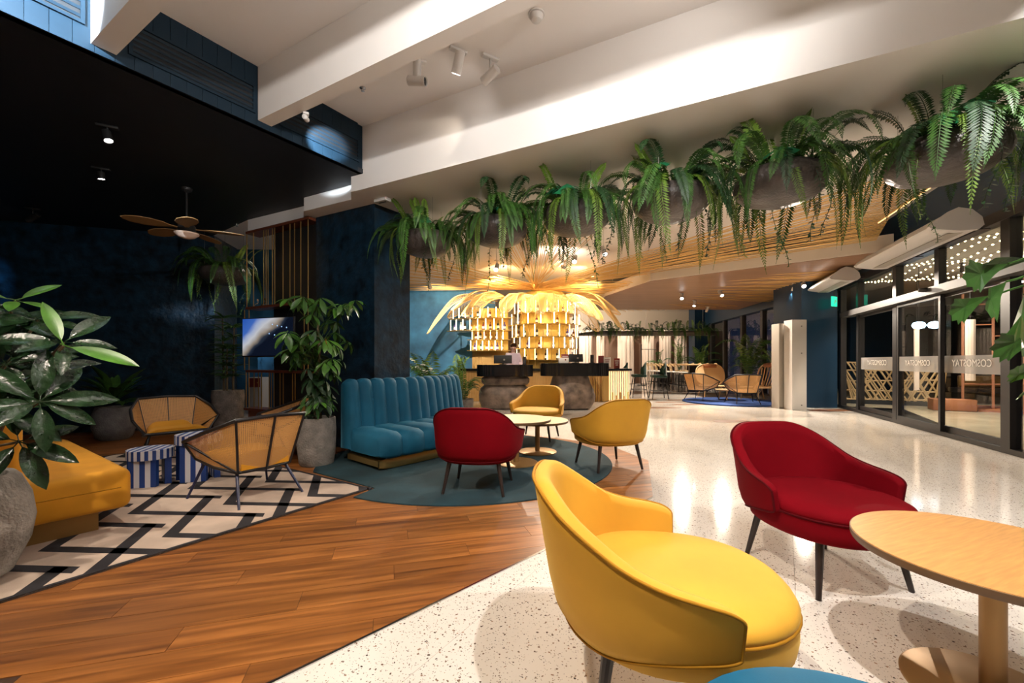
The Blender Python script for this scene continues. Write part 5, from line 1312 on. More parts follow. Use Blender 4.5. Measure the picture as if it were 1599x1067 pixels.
# --- person behind the left counter
def person():
    t = thing('person', 'person with tied brown hair in pale shirt looking down at the monitor', 'person', (0.02, 11.15, 0), 0.35)
    J = {'pel': (0, 0, .92), 'wai': (0, -.01, 1.06), 'che': (0, -.02, 1.24), 'nk0': (0, -.015, 1.36), 'nk1': (0, -.03, 1.42), 'hd0': (0, -.05, 1.475), 'hd1': (0, -.05, 1.545),
         'shl': (-.155, -.015, 1.32), 'shr': (.155, -.015, 1.32), 'ell': (-.21, -.03, 1.09), 'elr': (.21, -.03, 1.09), 'wrl': (-.12, -.24, 1.06), 'wrr': (.12, -.24, 1.06), 'hal': (-.09, -.31, 1.06), 'har': (.09, -.31, 1.06),
         'hpl': (-.09, 0, .87), 'hpr': (.09, 0, .87), 'knl': (-.09, -.02, .48), 'knr': (.10, -.01, .48), 'anl': (-.09, .02, .08), 'anr': (.10, .03, .08), 'tol': (-.10, -.12, .035), 'tor': (.11, -.11, .035)}
    Rd = {'pel': .13, 'wai': .105, 'che': .125, 'nk0': .06, 'nk1': .045, 'hd0': .072, 'hd1': .080, 'shl': .058, 'shr': .058, 'ell': .040, 'elr': .040, 'wrl': .026, 'wrr': .026, 'hal': .030, 'har': .030, 'hpl': .085, 'hpr': .085, 'knl': .055, 'knr': .055, 'anl': .038, 'anr': .038, 'tol': .03, 'tor': .03}
    E = [('pel', 'wai'), ('wai', 'che'), ('che', 'nk0'), ('nk0', 'nk1'), ('nk1', 'hd0'), ('hd0', 'hd1'), ('che', 'shl'), ('che', 'shr'), ('shl', 'ell'), ('shr', 'elr'), ('ell', 'wrl'), ('elr', 'wrr'), ('wrl', 'hal'), ('wrr', 'har'), ('pel', 'hpl'), ('pel', 'hpr'), ('hpl', 'knl'), ('hpr', 'knr'), ('knl', 'anl'), ('knr', 'anr'), ('anl', 'tol'), ('anr', 'tor')]
    for s, sx in (('l', -1), ('r', 1)):      # five fingers per hand
        for f in range(5):
            o = (f - 2) * 0.017; nm = 'f%s%d' % (s, f); b = Vector(J['ha' + s])
            J[nm] = tuple(b + (Vector((o * sx * -1, -.055 + .006 * abs(f - 1.5), -.005)) if f < 4 else Vector((-sx * .045, -.01, 0)))); Rd[nm] = .009; E.append(('ha' + s, nm))
            J[nm + 'x'] = tuple(Vector(J[nm]) + (Vector((0, -.025, -.018)) if f < 4 else Vector((-sx * .012, -.025, -.008)))); Rd[nm + 'x'] = .008; E.append((nm, nm + 'x'))
    def skin(name, keys, extra, mat, parent, lev=2):
        ks = [k for k in J if k in keys]; idx = {k: i for i, k in enumerate(ks)}
        me = bpy.data.meshes.new(name); me.from_pydata([J[k] for k in ks], [(idx[a], idx[b]) for a, b in E if a in idx and b in idx], [])
        me.materials.append(MATS[mat]); o = bpy.data.objects.new(name, me); COL.objects.link(o); o.parent = parent
        m = o.modifiers.new('skin', 'SKIN'); m.use_smooth_shade = True; s = o.modifiers.new('sub', 'SUBSURF'); s.levels = lev; s.render_levels = lev
        for k in ks:
            sv = me.skin_vertices[0].data[idx[k]]; r = Rd[k] + extra; sv.radius = (r, r * (0.75 if k in ('pel', 'wai', 'che') else 1.0)); sv.use_root = (k in ('pel', 'wai'))
        return o
    body = skin('body', set(J), 0.0, 'skin', t)
    skin('shirt', {'pel', 'wai', 'che', 'nk0', 'shl', 'shr', 'ell', 'elr', 'wrl', 'wrr'}, 0.028, 'shirt', t)
    skin('trousers', {'pel', 'hpl', 'hpr', 'knl', 'knr', 'anl', 'anr'}, 0.012, 'trousers', t)
    # hair cap, knot and ponytail
    hp = MB(); rows = []
    for i in range(9):
        la = lerp(-0.30, PI / 2, i / 8); row = []
        for k in range(20):
            a = 2 * PI * k / 20; front = max(0, -math.sin(a)); r = 0.098 * math.cos(la); zz = 1.552 + 0.098 * math.sin(max(la, -0.30 + 1.45 * front))
            row.append(Vector((r * math.cos(a) * 0.93, -0.042 + r * math.sin(a) + 0.020, zz)))
        rows.append(row)
    hp.grid(rows, closev=True, cap=True); obj('hair', hp, 'hair', t)
    obj('ponytail', MB().tube(catm([(0.0, 0.05, 1.60), (0.02, 0.11, 1.57), (0.05, 0.11, 1.46), (0.06, 0.08, 1.36)], 5), [0.03] * 4 + [0.035] * 6 + [0.025] * 5 + [0.012], 8), 'hair', t)
    fc = MB()
    obj('nose', MB().lathe([(0.004, 0.03), (0.010, 0.01), (0.013, 0.0), (0.004, -0.006)], 8), 'skin', t, loc=(0, -0.130, 1.515))
    for sx in (-1, 1):
        obj('eye', MB().lathe([(0.002, -0.006), (0.009, 0.0), (0.002, 0.006)], 8), 'hair', t, loc=(sx * 0.03, -0.120, 1.54)); obj('ear', MB().lathe([(0.004, -0.025), (0.014, 0.0), (0.012, 0.02), (0.004, 0.028)], 8, sx=.5), 'skin', t, loc=(sx * 0.082, -0.035, 1.525))
    obj('mouth', MB().rbox((0, -0.121, 1.475), (0.04, 0.01, 0.01), 0.004), 'red_card', t)
person()
# ================================================================ FAR SEATING
gq2 = 'cane tub chairs on the blue rug'
hexchair(5.05, 11.35, 20, 'cane tub chair seen side on at the edge of the blue rug', gq2, 'black_tube', False, 1.08, 0.036) if False else None
hexchair(5.50, 12.35, 35, 'cane tub chair seen side on at the left of the blue rug', gq2, 'black_tube', False, 1.08, 0.0355)
hexchair(6.22, 11.35, 80, 'cane tub chair seen from behind on the blue rug', gq2, 'black_tube', False, 1.08, 0.0355)
def bamboo_chair(x, y, face, label, slatted=False, z=0.0355):
    t = thing('bamboo_lounge_chair', label, 'chair', (x, y, z), math.radians(face) + PI / 2, 'bamboo lounge chairs by the far windows')
    M = Matrix.Rotation(-0.30, 3, 'X')
    N = 36; rim = []
    for k in range(N):
        a = 2 * PI * k / N; c, s = se(a, 0.72); rim.append(M @ Vector((0.44 * c, 0, 0.36 * s)) + Vector((0, 0.32, 0.72)))
    obj('back_rim', MB().tube(rim, 0.02, 6, closed=True), 'pale_wood', t)
    if not slatted:
        cen = M @ Vector((0, 0.03, 0)) + Vector((0, 0.32, 0.72)); obj('backrest', MB().add([cen] + rim, [(0, 1 + k, 1 + (k + 1) % N) for k in range(N)]), 'pale_wood', t)
    else:
        for k in range(7):
            x_ = -0.33 + 0.11 * k; h = 0.34 * (1 - (abs(x_) / 0.46) ** 3); obj('back_slat', MB().tube([M @ Vector((x_ * .8, 0, -h)) + Vector((0, 0.32, 0.72)), M @ Vector((x_, 0.03, 0)) + Vector((0, 0.32, 0.72)), M @ Vector((x_, 0, h)) + Vector((0, 0.32, 0.72))], 0.014, 5), 'pale_wood', t)
    obj('head_roll', MB().tube([M @ Vector((-0.20, -0.05, 0.28)) + Vector((0, 0.32, 0.72)), M @ Vector((0.20, -0.05, 0.28)) + Vector((0, 0.32, 0.72))], 0.06, 10), 'leather', t)
    obj('seat', MB().rbox((0, -0.02, 0.36), (0.74, 0.66, 0.035), 0.015), 'pale_wood', t)
    for sx in (-1, 1):
        obj('leg', MB().tube(catm([(sx * 0.30, -0.28, 0.35), (sx * 0.33, -0.31, 0.18), (sx * 0.34, -0.32, 0.0)], 4), 0.018, 6), 'pale_wood', t)
        obj('leg', MB().tube(catm([(sx * 0.30, 0.40, 0.55), (sx * 0.30, 0.36, 0.3), (sx * 0.34, 0.46, 0.0)], 4), 0.018, 6), 'pale_wood', t)
        obj('brace', MB().tube([(sx * 0.33, -0.30, 0.2), (sx * 0.2, -0.05, 0.34)], 0.012, 5), 'pale_wood', t)
bamboo_chair(6.55, 13.78, -100, 'round backed bamboo lounge chair facing us with leather head roll', z=0.003)
bamboo_chair(7.22, 12.35, 190, 'slatted bamboo lounge chair facing left beside the white gate', True)
t = thing('coffee_table', 'low round wooden coffee table on the blue rug', 'table', (6.35, 12.45, 0.0355)); obj('tabletop', MB().lathe([(0.36, 0.27), (0.36, 0.30)], 32), 'pale_wood', t)
for k in range(3): obj('leg', MB().tube([(0.2 * math.cos(k * 2.1), 0.2 * math.sin(k * 2.1), 0.27), (0.28 * math.cos(k * 2.1), 0.28 * math.sin(k * 2.1), 0)], 0.015, 6), 'pale_wood', t)
# green velvet bar stools
def stool_green(x, y, face, label):
    t = thing('bar_stool', label, 'stool', (x, y, 0), math.radians(face) + PI / 2, 'green velvet bar stools')
    obj('seat', MB().rbox((0, 0, 0.70), (0.44, 0.42, 0.09), 0.03), 'green_velvet', t)
    rows = []
    for i in range(13):
        a = lerp(-1.3, 1.3, i / 12); zt = lerp(1.12, 0.92, abs(a) / 1.3); rows.append([Vector((0.23 * math.sin(a), 0.06 + 0.17 * math.cos(a), z_)) for z_ in (0.72, zt)] + [Vector((0.19 * math.sin(a), 0.05 + 0.14 * math.cos(a), z_)) for z_ in (zt, 0.72)])
    obj('backrest', MB().grid(rows, closev=True, cap=True), 'green_velvet', t)
    for sx in (-1, 1):
        for sy in (-1, 1): obj('leg', MB().tube([(sx * .15, sy * .15, 0.67), (sx * .24, sy * .24, 0)], 0.013, 6), 'black_tube', t)
    obj('foot_ring', MB().tube([(-.215, -.215, .25), (.215, -.215, .25), (.215, .215, .25), (-.215, .215, .25)], 0.009, 5, closed=True), 'black_tube', t)
for i, (x, y, lab) in enumerate(((3.64, 14.15, 'green bar stool closest to the glowing bar end'), (4.10, 13.66, 'middle green bar stool of three at the bar end'), (4.55, 13.12, 'green bar stool of three closest to the long table'))):
    stool_green(x, y, 175, lab)
# long communal table with wooden stools
lt = thing('communal_table', 'long high wooden table with a row of stools', 'table', (7.0, 17.75, 0), PI / 2)
obj('tabletop', MB().rbox((0, 0, 1.03), (3.9, 0.8, 0.05), 0.01), 'pale_wood', lt)
for x in (-1.75, 1.75): obj('trestle', MB().box((x, 0, 0.5), (0.08, 0.6, 1.0)), 'steel_frame', lt, False)
def stool_wood(x, y, face, label, grp):
    t = thing('wooden_bar_stool', label, 'stool', (x, y, 0), math.radians(face) + PI / 2, grp)
    obj('seat', MB().rbox((0, 0, 0.74), (0.38, 0.38, 0.05), 0.02), 'paper' if face > 0 else 'pale_wood', t)
    obj('backrest', MB().tube(catm([(-0.20, 0.14, 0.96), (-0.1, 0.22, 1.06), (0.1, 0.22, 1.06), (0.20, 0.14, 0.96)], 4), 0.022, 6), 'pale_wood', t)
    for k in range(3): obj('back_spindle', MB().tube([((k - 1) * .1, 0.16, 0.76), ((k - 1) * .1, 0.215, 1.05)], 0.010, 5), 'pale_wood', t)
    for sx in (-1, 1):
        for sy in (-1, 1): obj('leg', MB().tube([(sx * .14, sy * .14, 0.72), (sx * .2, sy * .2, 0)], 0.014, 5), 'black_tube', t)
    obj('foot_ring', MB().tube([(-.18, -.18, .25), (.18, -.18, .25), (.18, .18, .25), (-.18, .18, .25)], 0.009, 5, closed=True), 'black_tube', t)
for k in range(7): stool_wood(6.40, 19.3 - 0.55 * k, 0.01, '%s dark legged stool from the far end along the left side of the long table' % ordn[k], 'stools along the long table')
for k in range(5): stool_wood(7.62, 19.0 - 0.68 * k, -180, '%s wooden stool from the far end along the right side of the long table' % ordn[k], 'stools along the long table')
palm('potted_palm', 'small spiky palm standing behind the long table', Vector((7.2, 20.7, 0.002)), 1.0, [AF[1], AF[0]], 12, 0.8, 0.7, 31, 'leaf_mid', zp=0.5)
palm('potted_shrub', 'leafy upright shrub behind the long table', Vector((8.15, 20.6, 0.002)), 1.0, [AF[1]], 16, 0.85, 1.1, 33, 'leaf_mid', zp=0.5)
# far hanging planter trough
ft = thing('planter_trough', 'long dark hanging trough of ferns at the back', 'planter', (5.9, 18.6, 2.28))
rows = []
for i in range(25):
    x = lerp(-3.5, 3.1, i / 24); w = 0.30 * min(1, (i + 0.2) / 4, (24.2 - i) / 3) ** 0.5; h = 0.32 * min(1, (i + 0.3) / 5) ** 0.7
    rows.append([Vector((x, w * math.cos(a), h * 0.5 + h * 0.5 * math.sin(a) if math.sin(a) < 0.3 else h * 0.65)) for a in [2 * PI * k / 14 for k in range(14)]])
obj('trough', MB().grid(rows, closev=True, cap=True), 'planter_stone', ft)
rr = random.Random(41)
for k in range(190):
    x = rr.uniform(-2.6, 3.0); a = rr.choice((-1.57, -1.57, 1.57)) + rr.uniform(-1.2, 1.2); me = rr.choice(FA + FC)
    obj('frond', me, 'fern', ft, loc=(x, 0.2 * math.sin(a), 0.24), rot=(0, rr.uniform(-.2, .2), a), scale=rr.uniform(0.7, 1.15))
for x in (-2.5, 0, 2.5): obj('wire', MB().tube([(x, 0, 0.2), (x, 0, ZU - 2.28)], 0.006, 5), 'chrome', ft)
# glass rack (tall thin metal stand) behind the green stools
t = thing('metal_stand', 'tall thin chrome stand in front of the far drapes', 'stand', (6.30, 20.6, 0)); obj('pole', MB().tube([(0, 0, 0), (0, 0, 2.0)], 0.03, 8), 'steel_frame', t); obj('crossbar', MB().tube([(0, 0, 1.75), (0.7, 0, 1.75)], 0.02, 6), 'chrome', t); obj('base', MB().lathe([(0.2, 0), (0.2, 0.03)], 16), 'steel_frame', t); obj('pole', MB().tube([(0.35, 0, 0.03), (0.35, 0, 1.75)], 0.02, 8), 'chrome', t)
tag(obj('wall_switch', MB().rbox((9.10, 20.69, 1.28), (0.08, 0.02, 0.12), 0.01), 'paper', None), 'white switch plate on the far blue pier', 'switch')

# ================================================================ GATE, AIR CURTAINS, EXIT SIGN
def gatep(px0, px1, yb, zt, mat, label):
    a, b = G(px0, yb), G(px1, yb); w = (b - a).length
    t = thing('gate_panel', label, 'gate', ((a.x + b.x) / 2, a.y + 0.15, 0), math.atan2(b.y - a.y, b.x - a.x), 'white security gate panels')
    obj('panel', MB().box((0, 0, zt / 2 + 0.002), (w, 0.30, zt)), mat, t, False)
    for z in (0.12, 1.35, zt - 0.15): obj('bolt', MB().lathe([(0.014, 0), (0.014, 0.006)], 10), 'steel_rail', t, loc=(w * 0.15, -0.151, z), rot=(PI / 2, 0, 0))
    return t
gatep(1217, 1237, 638.5, 2.08, 'grey_plastic', 'grey beige gate panel nearer the blue rug')
gatep(1237.5, 1260, 641, 2.14, 'white_plastic', 'white gate panel beside the dark blue pier')
def air_curtain(px0, py0, px1, py1, label):
    ya, yb = gp(px0, 0.55), gp(px1, 0.55); a = Vector((ya.x, ya.y)); b = Vector((yb.x, yb.y))
    za = EYE + (HZ - py0) / F * a.y; zb = EYE + (HZ - py1) / F * b.y; z = (za + zb) / 2
    L = (b - a).length; m = (a + b) / 2
    t = thing('air_curtain', label, 'heater', (m.x, m.y, z), math.atan2((b - a).y, (b - a).x), 'white air curtains above the entrance')
    prof = [(-0.06, 0.20), (0.03, 0.24), (0.16, 0.20), (0.25, 0.10), (0.27, 0.0), (0.22, -0.05), (0.05, -0.05), (-0.22, 0.0), (-0.25, 0.03), (-0.20, 0.09)]
    sgn = 1.0 if Vector((-(b - a).y, (b - a).x)).dot(gn) > 0 else -1.0
    rows = [[Vector((x, -sgn * y, z_)) for y, z_ in prof] for x in (-L / 2 + 0.03, L / 2 - 0.03)]
    obj('housing', MB().grid(rows, closev=True, cap=True), 'white_plastic', t, ang=.7)
    for x in (-L / 2, L / 2):
        big = [Vector((0, -sgn * y * 1.05, z_ * 1.05)) for y, z_ in prof]; rws = [[p + Vector((x - 0.03, 0, 0)) for p in big], [p + Vector((x + 0.03, 0, 0)) for p in big]]
        obj('end_cap', MB().grid(rws, closev=True, cap=True), 'white_plastic', t)
    obj('intake', MB().box((0, -sgn * 0.06, -0.049), (L - 0.2, 0.16, 0.006)), 'grey_plastic', t, False)
    for x in (-L / 3, L / 3): obj('bracket', MB().box((x, -sgn * 0.40, 0.06), (0.06, 0.30, 0.05)), 'steel_frame', t, False)
air_curtain(1490, 368, 1362, 408, 'long white air curtain unit above the sliding doors')
air_curtain(1318, 441, 1268, 455, 'shorter white air curtain unit next to the blue pier')
ep = gp(1303, 0.28); t = thing('exit_sign', 'small green lit exit sign by the blue pier', 'sign', (ep.x, ep.y, EYE + (HZ - 471) / F * ep.y), 0.5)
obj('sign_plate', MB().rbox((0, 0, 0), (0.24, 0.03, 0.24), 0.008), 'exit_green', t)
obj('running_figure', MB().tube([(-0.03, -0.018, -0.06), (0.0, -0.018, 0.0), (0.02, -0.018, 0.05)], 0.012, 5), 'paper', t); obj('arrow', MB().add([(0.04, -0.017, -0.03), (0.09, -0.017, 0.0), (0.04, -0.017, 0.03)], [(0, 1, 2)]), 'paper', t); obj('rod', MB().tube([(0, 0, 0.11), (0, 0, 0.6)], 0.008, 5), 'black_matte', t)

# ================================================================ VESTIBULE
def vp(s, off): return v0 + gdir * s + vn * off
lat = thing('lattice_screen', 'crossed bamboo slat screen standing outside the doors', 'screen', (0, 0, 0))
la, lb = Vector((9.15, 11.75)), Vector((10.95, 10.7)); le = (lb - la); Ll = le.length; le = le.normalized(); rr = random.Random(77)
for k in range(44):
    x = Ll * k / 43; p = la + le * x; q = la + le * min(Ll, max(0, x + rr.choice((-0.55, -0.5, -0.6, 0.5)))); o = vn * rr.uniform(-.05, .05)
    obj('bamboo_slat', MB().tube([(p.x + o.x, p.y + o.y, 0.12), (q.x + o.x, q.y + o.y, 1.12)], 0.020, 5), 'lattice_wood', lat)
for z in (0.14, 0.4, 0.65, 0.9, 1.1): obj('bamboo_rail', MB().tube([(la.x, la.y, z + rr.uniform(-.04, .04)), (lb.x, lb.y, z + rr.uniform(-.04, .04))], 0.02, 5), 'lattice_wood', lat)
obj('kick_panel', MB().prism([tuple(la), tuple(lb), tuple(lb + vn * 0.3), tuple(la + vn * 0.3)], 0.0, 0.12), 'black_matte', lat, False)
pf_ = thing('terracotta_platform', 'low terracotta platform outside behind the glass', 'platform', (0, 0, 0))
obj('top', MB().prism([(10.75, 9.75), (12.9, 7.6), (13.9, 8.6), (11.7, 10.9)], 0.001, 0.05), 'terracotta', pf_, False)
obj('block', MB().rbox((10.35, 9.95, 0.14), (0.75, 0.35, 0.27), 0.02, -0.5), 'terracotta', pf_)
cf = thing('copper_frame', 'slender copper tube frame outside behind the glass', 'frame', (0, 0, 0))
cps = [Vector((10.72, 10.05)), Vector((11.25, 9.88)), Vector((11.78, 9.71)), Vector((12.3, 9.54))]
for p in cps: obj('upright', MB().tube([(p.x, p.y, 0.05), (p.x, p.y, 3.2)], 0.026, 6), 'copper', cf)
for z, s0, s1 in ((0.62, 0, 3), (1.42, 1, 3), (2.02, 0, 1), (1.75, 1, 2), (2.5, 0, 3), (0.95, 1, 2)):
    p, q = cps[s0], cps[s1]; obj('cross_tube', MB().tube([(p.x, p.y, z), (q.x, q.y, z)], 0.018, 6), 'copper', cf)
for cx_, cy_, z0_, z1_, w_, lab in ((10.35, 9.55, 0.72, 2.10, 0.09, 'pale lit hanging drape outside beside the copper tubes'), (9.95, 10.4, 0.45, 2.0, 0.05, 'slim lit drape outside behind the middle door')):
    rows = [[Vector((cx_ + w_ * math.cos(2 * PI * k / 24) + .015 * math.cos(8 * PI * k / 12), cy_ + w_ * .7 * math.sin(2 * PI * k / 24), z)) for k in range(24)] for z in (z0_, z1_)]
    td = thing('hanging_drape', lab, 'curtain', (0, 0, 0), 0, 'drapes outside the entrance')
    obj('cloth', MB().grid(rows, closev=True, cap=True), 'curtain', td); obj('cord', MB().tube([(cx_, cy_, z1_), (cx_, cy_, 3.3)], 0.006, 5), 'black_matte', td)
for i, (x_, y_, lab) in enumerate(((8.95, 9.30, 'cool white globe lamp outside, left of the pair behind the middle door'), (9.22, 9.22, 'cool white globe lamp outside, right of the pair behind the middle door'))):
    t = thing('globe_lamp', lab, 'lamp', (x_, y_, 1.95), 0, 'globe lamps outside the entrance')
    obj('globe', MB().lathe([(0.01, -0.08), (0.09, -0.06), (0.12, 0.0), (0.09, 0.06), (0.01, 0.08)], 16), 'globe_cool', t); obj('cord', MB().tube([(0, 0, 0.08), (0, 0, 1.35)], 0.006, 5), 'black_matte', t)
t = thing('outdoor_bench', 'dark bench with a mustard cushion outside behind copper tubes', 'bench', (12.7, 11.3, 0.0), -0.4); obj('seat', MB().rbox((0, 0, 0.38), (1.4, 0.5, 0.12), 0.03), 'black_matte', t); obj('cushion', MB().rbox((0, 0.2, 0.62), (1.0, 0.12, 0.3), 0.04), 'brass_dark', t)
for sx in (-1, 1): obj('leg', MB().box((sx * 0.6, 0, 0.16), (0.06, 0.4, 0.32)), 'black_matte', t, False)
lamp = thing('ceiling_tube_lamp', 'long warm light line on the vestibule ceiling', 'lamp', (0, 0, 0))
p, q = vp(0.8, 2.5), vp(9.2, 2.5); obj('tube', MB().tube([(p.x, p.y, 3.24), (q.x, q.y, 3.24)], 0.03, 6), 'led_white', lamp); obj('rail', MB().tube([(p.x, p.y, 3.28), (q.x, q.y, 3.28)], 0.02, 6), 'black_matte', lamp)
bulb = MB().lathe([(0.004, -0.012), (0.014, 0), (0.004, 0.012)], 6)
for k in range(8):
    off = 0.50 + 0.27 * k; mb = MB(); n = 44; wire = []
    for i in range(n):
        p = vp(1.5 + 8.0 * i / (n - 1), off); z = 3.16 - 0.10 * math.sin(PI * i / (n - 1) * 4) ** 2; wire.append((p.x, p.y, z + 0.012))
        mb.lathe([(0.006, -0.014), (0.02, 0), (0.006, 0.014)], 6, (p.x, p.y, z))
    t = thing('light_string', '%s string of warm bulbs from the doors under the vestibule ceiling' % ordn[k], 'lights', (0, 0, 0), 0, 'light strings outside the entrance')
    o = obj('bulbs', mb, 'bulb_warm', t); o['kind'] = 'stuff'; obj('cable', MB().tube(wire, 0.003, 4), 'black_matte', t)

# ================================================================ LAMPS
def track_spot(base, target, power, angle, label, group, mat='white_plastic', blend=0.4, col=WARM, drop=0.16, bl=0.17, br=0.036, plate=(0.16, 0.05), lens='lamp_lens', soft=0.03, stem_r=0.009):
    base = Vector(base); target = Vector(target)
    t = thing('track_spotlight', label, 'spotlight', base, 0, group)
    head = Vector((0, 0, -drop)); dr_ = (target - base - head).normalized()
    obj('mount', MB().rbox((0, 0, -0.012), (plate[0], plate[1], 0.024), 0.006, rz=0.5), mat, t)
    obj('stem', MB().tube([(0, 0, -0.02), head], stem_r, 12), mat, t)
    q = dr_.to_track_quat('-Z', 'Y').to_euler()
    b = obj('lamp_body', MB().lathe([(br * .7, bl * .55), (br, bl * .5), (br, -bl * .5), (br * .9, -bl * .5), (br * .85, -bl * .42)], 20), mat, t, loc=head, rot=q)
    obj('lens', MB().lathe([(br * .84, -bl * .43), (0.002, -bl * .43)], 16, cap=False), lens, b)
    spot(t, head + dr_ * (bl * .5 + 0.02), target - base, power, angle, blend, col, soft)
    return t
gl = 'white track spotlights on the upper ceiling'
track_spot(G(652, 92, ZU), (2.4, 3.0, 3.0), 8, 40, 'white spotlight bent like an elbow nearest the second beam', gl, lens='black_matte', drop=0.20, br=0.042, stem_r=0.038)
track_spot(G(716, 77, ZU), (-1.5, 5.3, 0.6), 45, 50, 'white spotlight between the elbow lamp and the hinged lamp', gl, drop=0.12, br=0.042)
track_spot(G(766, 88, ZU), (-1.45, 4.75, 3.2), 14, 50, 'hinged white spotlight turned to the white downstand', gl, drop=0.17, br=0.042)
track_spot(G(478, 176, zS(3.147)), (-1.99, 4.47, 3.46), 330, 30, 'small white spotlight below the second beam end', gl, drop=0.05, bl=0.08, br=0.022, plate=(0.05, 0.05), col=COOL)
# unseen lamps above and behind the viewer; the wash spots are added as fill
gl2 = 'track spotlights above the viewer'
track_spot((0.9, 0.35, ZU), (1.25, 1.9, 0.0), 380, 78, 'track spotlight above the yellow armchair', gl2, col=NEUT)
track_spot((2.3, 0.55, ZU), (1.9, 2.0, 0.3), 250, 70, 'track spotlight above the large round table', gl2, col=NEUT)
track_spot((-1.0, 0.5, ZU), (-0.6, 2.0, 0.0), 380, 78, 'track spotlight above the wood planks', gl2)
track_spot((3.2, 1.2, ZU), (4.6, 4.2, 0.0), 420, 85, 'track spotlight above the terrazzo by the doors', gl2, col=NEUT)
track_spot((-0.3, 0.7, ZU), (-0.4, 2.4, ZU), 290, 150, 'track spotlight washing the ceiling between the beams', gl2, col=NEUT, drop=0.7, blend=1.0)  # added uplight, with the next one, standing in for bounce on the ceiling
track_spot((1.5, 1.2, ZU), (0.2, 3.0, ZU), 220, 150, 'track spotlight washing the ceiling beside the downstand', gl2, col=NEUT, drop=0.6, blend=1.0)
track_spot((1.5, 1.85, ZU), (-0.3, 4.3, 3.3), 75, 130, 'track spotlight washing the white downstand', gl2, col=NEUT, drop=0.3, blend=1.0)  # added fill, with the next one, to brighten the downstand face evenly
track_spot((3.2, 0.7, ZU), (2.2, 3.2, 3.3), 80, 130, 'track spotlight washing the right end of the downstand', gl2, col=NEUT, drop=0.3, blend=1.0)
track_spot((-2.55, 1.45, ZU), (-3.10, 2.74, 3.62), 1700, 34, 'track spotlight turned to the grille in the corner', gl2, col=COOL, drop=0.25)
# lounge lamps on the black ceiling
gl3 = 'black ceiling spots of the lounge'
track_spot(G(168, 196, ZD), (-2.6, 3.6, 0.0), 115, 62, 'bright star like ceiling spot over the lounge', gl3, 'black_matte', drop=0.10, bl=0.10)
track_spot(G(158, 262, ZD), (-4.5, 5.2, 0.3), 75, 50, 'dimmer black ceiling spot behind the bright one', gl3, 'black_matte', drop=0.09, bl=0.08)
track_spot(G(52, 325, ZD), (-8.4, 6.0, 2.2), 110, 60, 'tilted black spot washing the lounge wall blue', gl3, 'black_matte', drop=0.14, col=(0.25, 0.6, 1.0))
track_spot((-3.6, 1.2, ZD), (-2.6, 2.2, 0.8), 110, 60, 'black ceiling spot over the glossy leaved plant', gl3, 'black_matte')
track_spot((-4.9, 1.9, ZD), (-3.5, 3.1, 0.3), 55, 60, 'black ceiling spot over the orange sofa', gl3, 'black_matte')
track_spot((-4.0, 8.0, ZU), (-4.6, 6.85, 1.3), 70, 60, 'passage spot turned to the tall dracaena', None, 'black_matte')  # extra lamp kept out of sight behind the screen to brighten the dracaena
# sofa / rug area lamps under the downstand
gl4 = 'white spots below the rope canopy'
for i, (px, py, Y, tg, pw, an, lab) in enumerate((
        (776, 418, 9.2, (-0.9, 5.6, 0.3), 420, 60, 'white cylinder spot hanging just below the second fern planter'),
        (898, 405, 9.0, (0.5, 5.8, 0.2), 480, 65, 'white cylinder spot seen below the third fern planter'),
        (943, 392, 8.6, (2.4, 6.2, 0.0), 650, 80, 'white spot under the ceiling left of the fourth planter vines'),
        (1065, 432, 12.6, (4.0, 9.6, 0.0), 780, 85, 'left hinged spot on the brown soffit'),
        (1126, 432, 12.0, (6.0, 9.0, 0.0), 800, 85, 'middle hinged spot on the brown soffit'),
        (1085, 446, 14.0, (5.2, 13.0, 0.0), 720, 80, 'lower hinged spot on the brown soffit'),
        (1241, 412, 11.0, (6.6, 11.8, 0.0), 700, 70, 'white spot beside the blue beam, left of a pair'),
        (1255, 408, 10.6, (5.6, 7.0, 0.0), 720, 85, 'white spot beside the blue beam, right of a pair'),
        (957, 452, 13.4, (2.6, 11.0, 0.5), 500, 70, 'white spot right of the rattan crown'),
        (671, 446, 11.0, (-2.2, 14.8, 1.6), 600, 80, 'white spot left of the rattan crown'),
        (1105, 462, 15.6, (6.8, 17.2, 0.6), 700, 70, 'farthest white spot on the brown soffit'))):
    p = D(px, py, Y); zc_ = 3.19 if 'soffit' in lab or 'beam' in lab else ZU
    track_spot((p.x, p.y, zc_), tg, pw, an, lab, gl4, drop=max(0.10, zc_ - p.z), bl=0.22, br=0.05)
# uplights by the back drapes
for i, x in enumerate((2.4, 4.0, 5.6, 7.4)):
    track_spot((x, 20.6, ZU), (x + 0.3, 22.0, 1.0), 190, 75, '%s drape spot from the left under the far ceiling' % ordn[i], 'drape spots under the far ceiling', drop=0.15)
track_spot((-0.4, 11.4, ZU), (-0.2, 13.2, 2.8), 380, 110, 'spot lighting the left of the rattan crown', None, drop=0.15, col=GOLDL)  # pair of spots added to brighten the crown from above
track_spot((2.4, 11.6, ZU), (1.4, 13.0, 2.7), 380, 110, 'spot lighting the right of the rattan crown', None, drop=0.15, col=GOLDL)
track_spot((1.2, 9.8, ZU), (0.9, 11.8, ZU), 200, 150, 'spot washing the ceiling around the rope hub', None, drop=0.55, blend=1.0)  # added uplight to brighten the ceiling near the hub
track_spot((2.2, 19.8, ZU), (5.6, 20.6, 3.6), 420, 150, 'spot washing the far ceiling', None, drop=0.45)  # added uplight to whiten the far ceiling and upper back wall
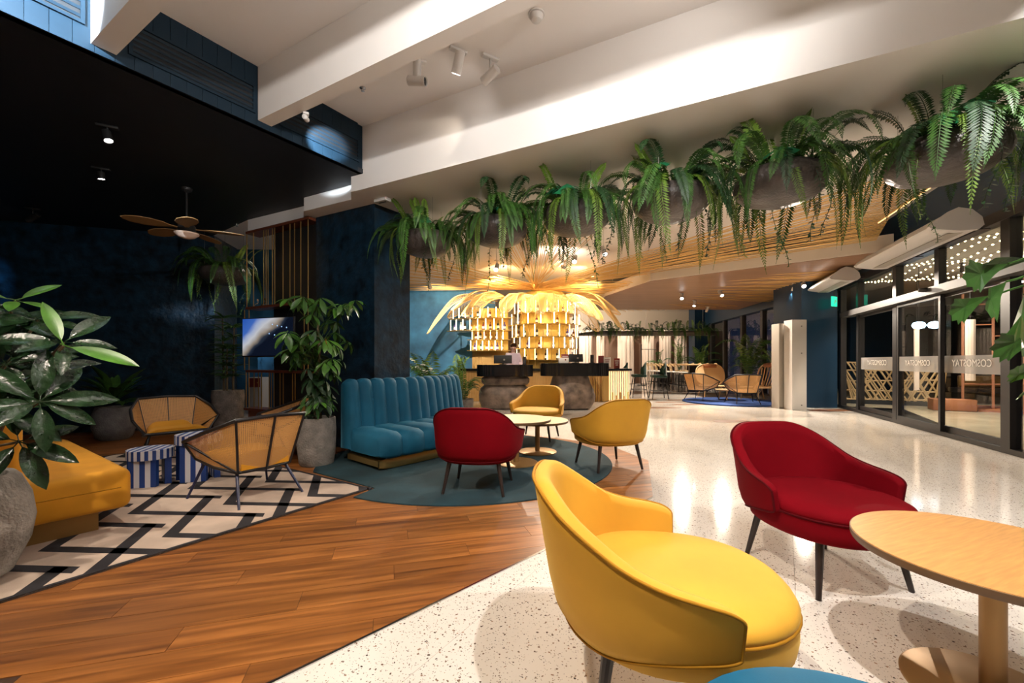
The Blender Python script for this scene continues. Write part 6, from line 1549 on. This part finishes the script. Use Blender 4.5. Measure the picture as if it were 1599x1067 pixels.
for i_, (x_, y_, pw_) in enumerate(((7.9, 6.6, 220), (8.8, 8.7, 260), (9.8, 9.2, 260))):  # spots added so the vestibule shows through the glass
    track_spot((x_, y_, 3.3), (x_ + 0.4, y_ + 0.6, 0.3), pw_, 110, '%s vestibule ceiling spot from the near end' % ordn[i_], 'vestibule ceiling spots', 'black_matte', drop=0.12)
track_spot((0.6, 8.6, ZU), (0.3, 11.0, 1.1), 420, 75, 'spot lighting the reception counters', None, drop=0.15)  # added to lift the light on the counters and the person
track_spot((-3.6, 9.0, ZU), (-4.6, 9.9, 1.0), 45, 90, 'spot in the passage behind the rod screen', None, drop=0.15, col=COOL)
# small ceiling fittings
t = thing('smoke_detector', 'white smoke detector on the upper ceiling', 'detector', G(838, 22, ZU)); obj('body', MB().lathe([(0.05, 0), (0.055, -0.02), (0.04, -0.05), (0.02, -0.06)], 20), 'white_plastic', t); obj('base_plate', MB().lathe([(0.065, 0), (0.065, -0.01)], 20), 'white_plastic', t)
for px, py, z, lab in ((567, 137, ZU, 'sprinkler head on the white upper ceiling'), (370, 350, ZD, 'sprinkler head on the black lounge ceiling')):
    t = thing('sprinkler', lab, 'sprinkler', G(px, py, z), 0, 'ceiling sprinklers'); obj('rose', MB().lathe([(0.03, 0), (0.03, -0.006), (0.01, -0.008)], 14), 'chrome', t); obj('head', MB().lathe([(0.008, -0.006), (0.008, -0.03), (0.018, -0.034)], 10), 'chrome', t)
t = thing('motion_sensor', 'small white box on the downstand above the column', 'sensor', G(598, 311, ZS), -0.5); obj('body', MB().rbox((0, 0, -0.02), (0.20, 0.10, 0.04), 0.008), 'white_plastic', t); obj('slot', MB().box((0, 0, -0.041), (0.12, 0.02, 0.003)), 'black_matte', t, False)
# LED edge strip and pendant ring near the glazing
t = thing('led_strip', 'warm led edge strip below the rope canopy by the glazing', 'light strip', (0, 0, 0))
a, b = gp(1500, 1.0), gp(1372, 1.0); obj('profile', MB().tube([(a.x, a.y, 3.30), (b.x, b.y, 3.30)], 0.02, 6), 'brass', t); obj('diffuser', MB().tube([(a.x, a.y, 3.278), (b.x, b.y, 3.278)], 0.008, 6), 'backlit_warm', t)
for f_ in (0.15, 0.85): p_ = a.lerp(b, f_); obj('hanger', MB().tube([(p_.x, p_.y, 3.3), (p_.x, p_.y, ZU)], 0.004, 4), 'chrome', t)
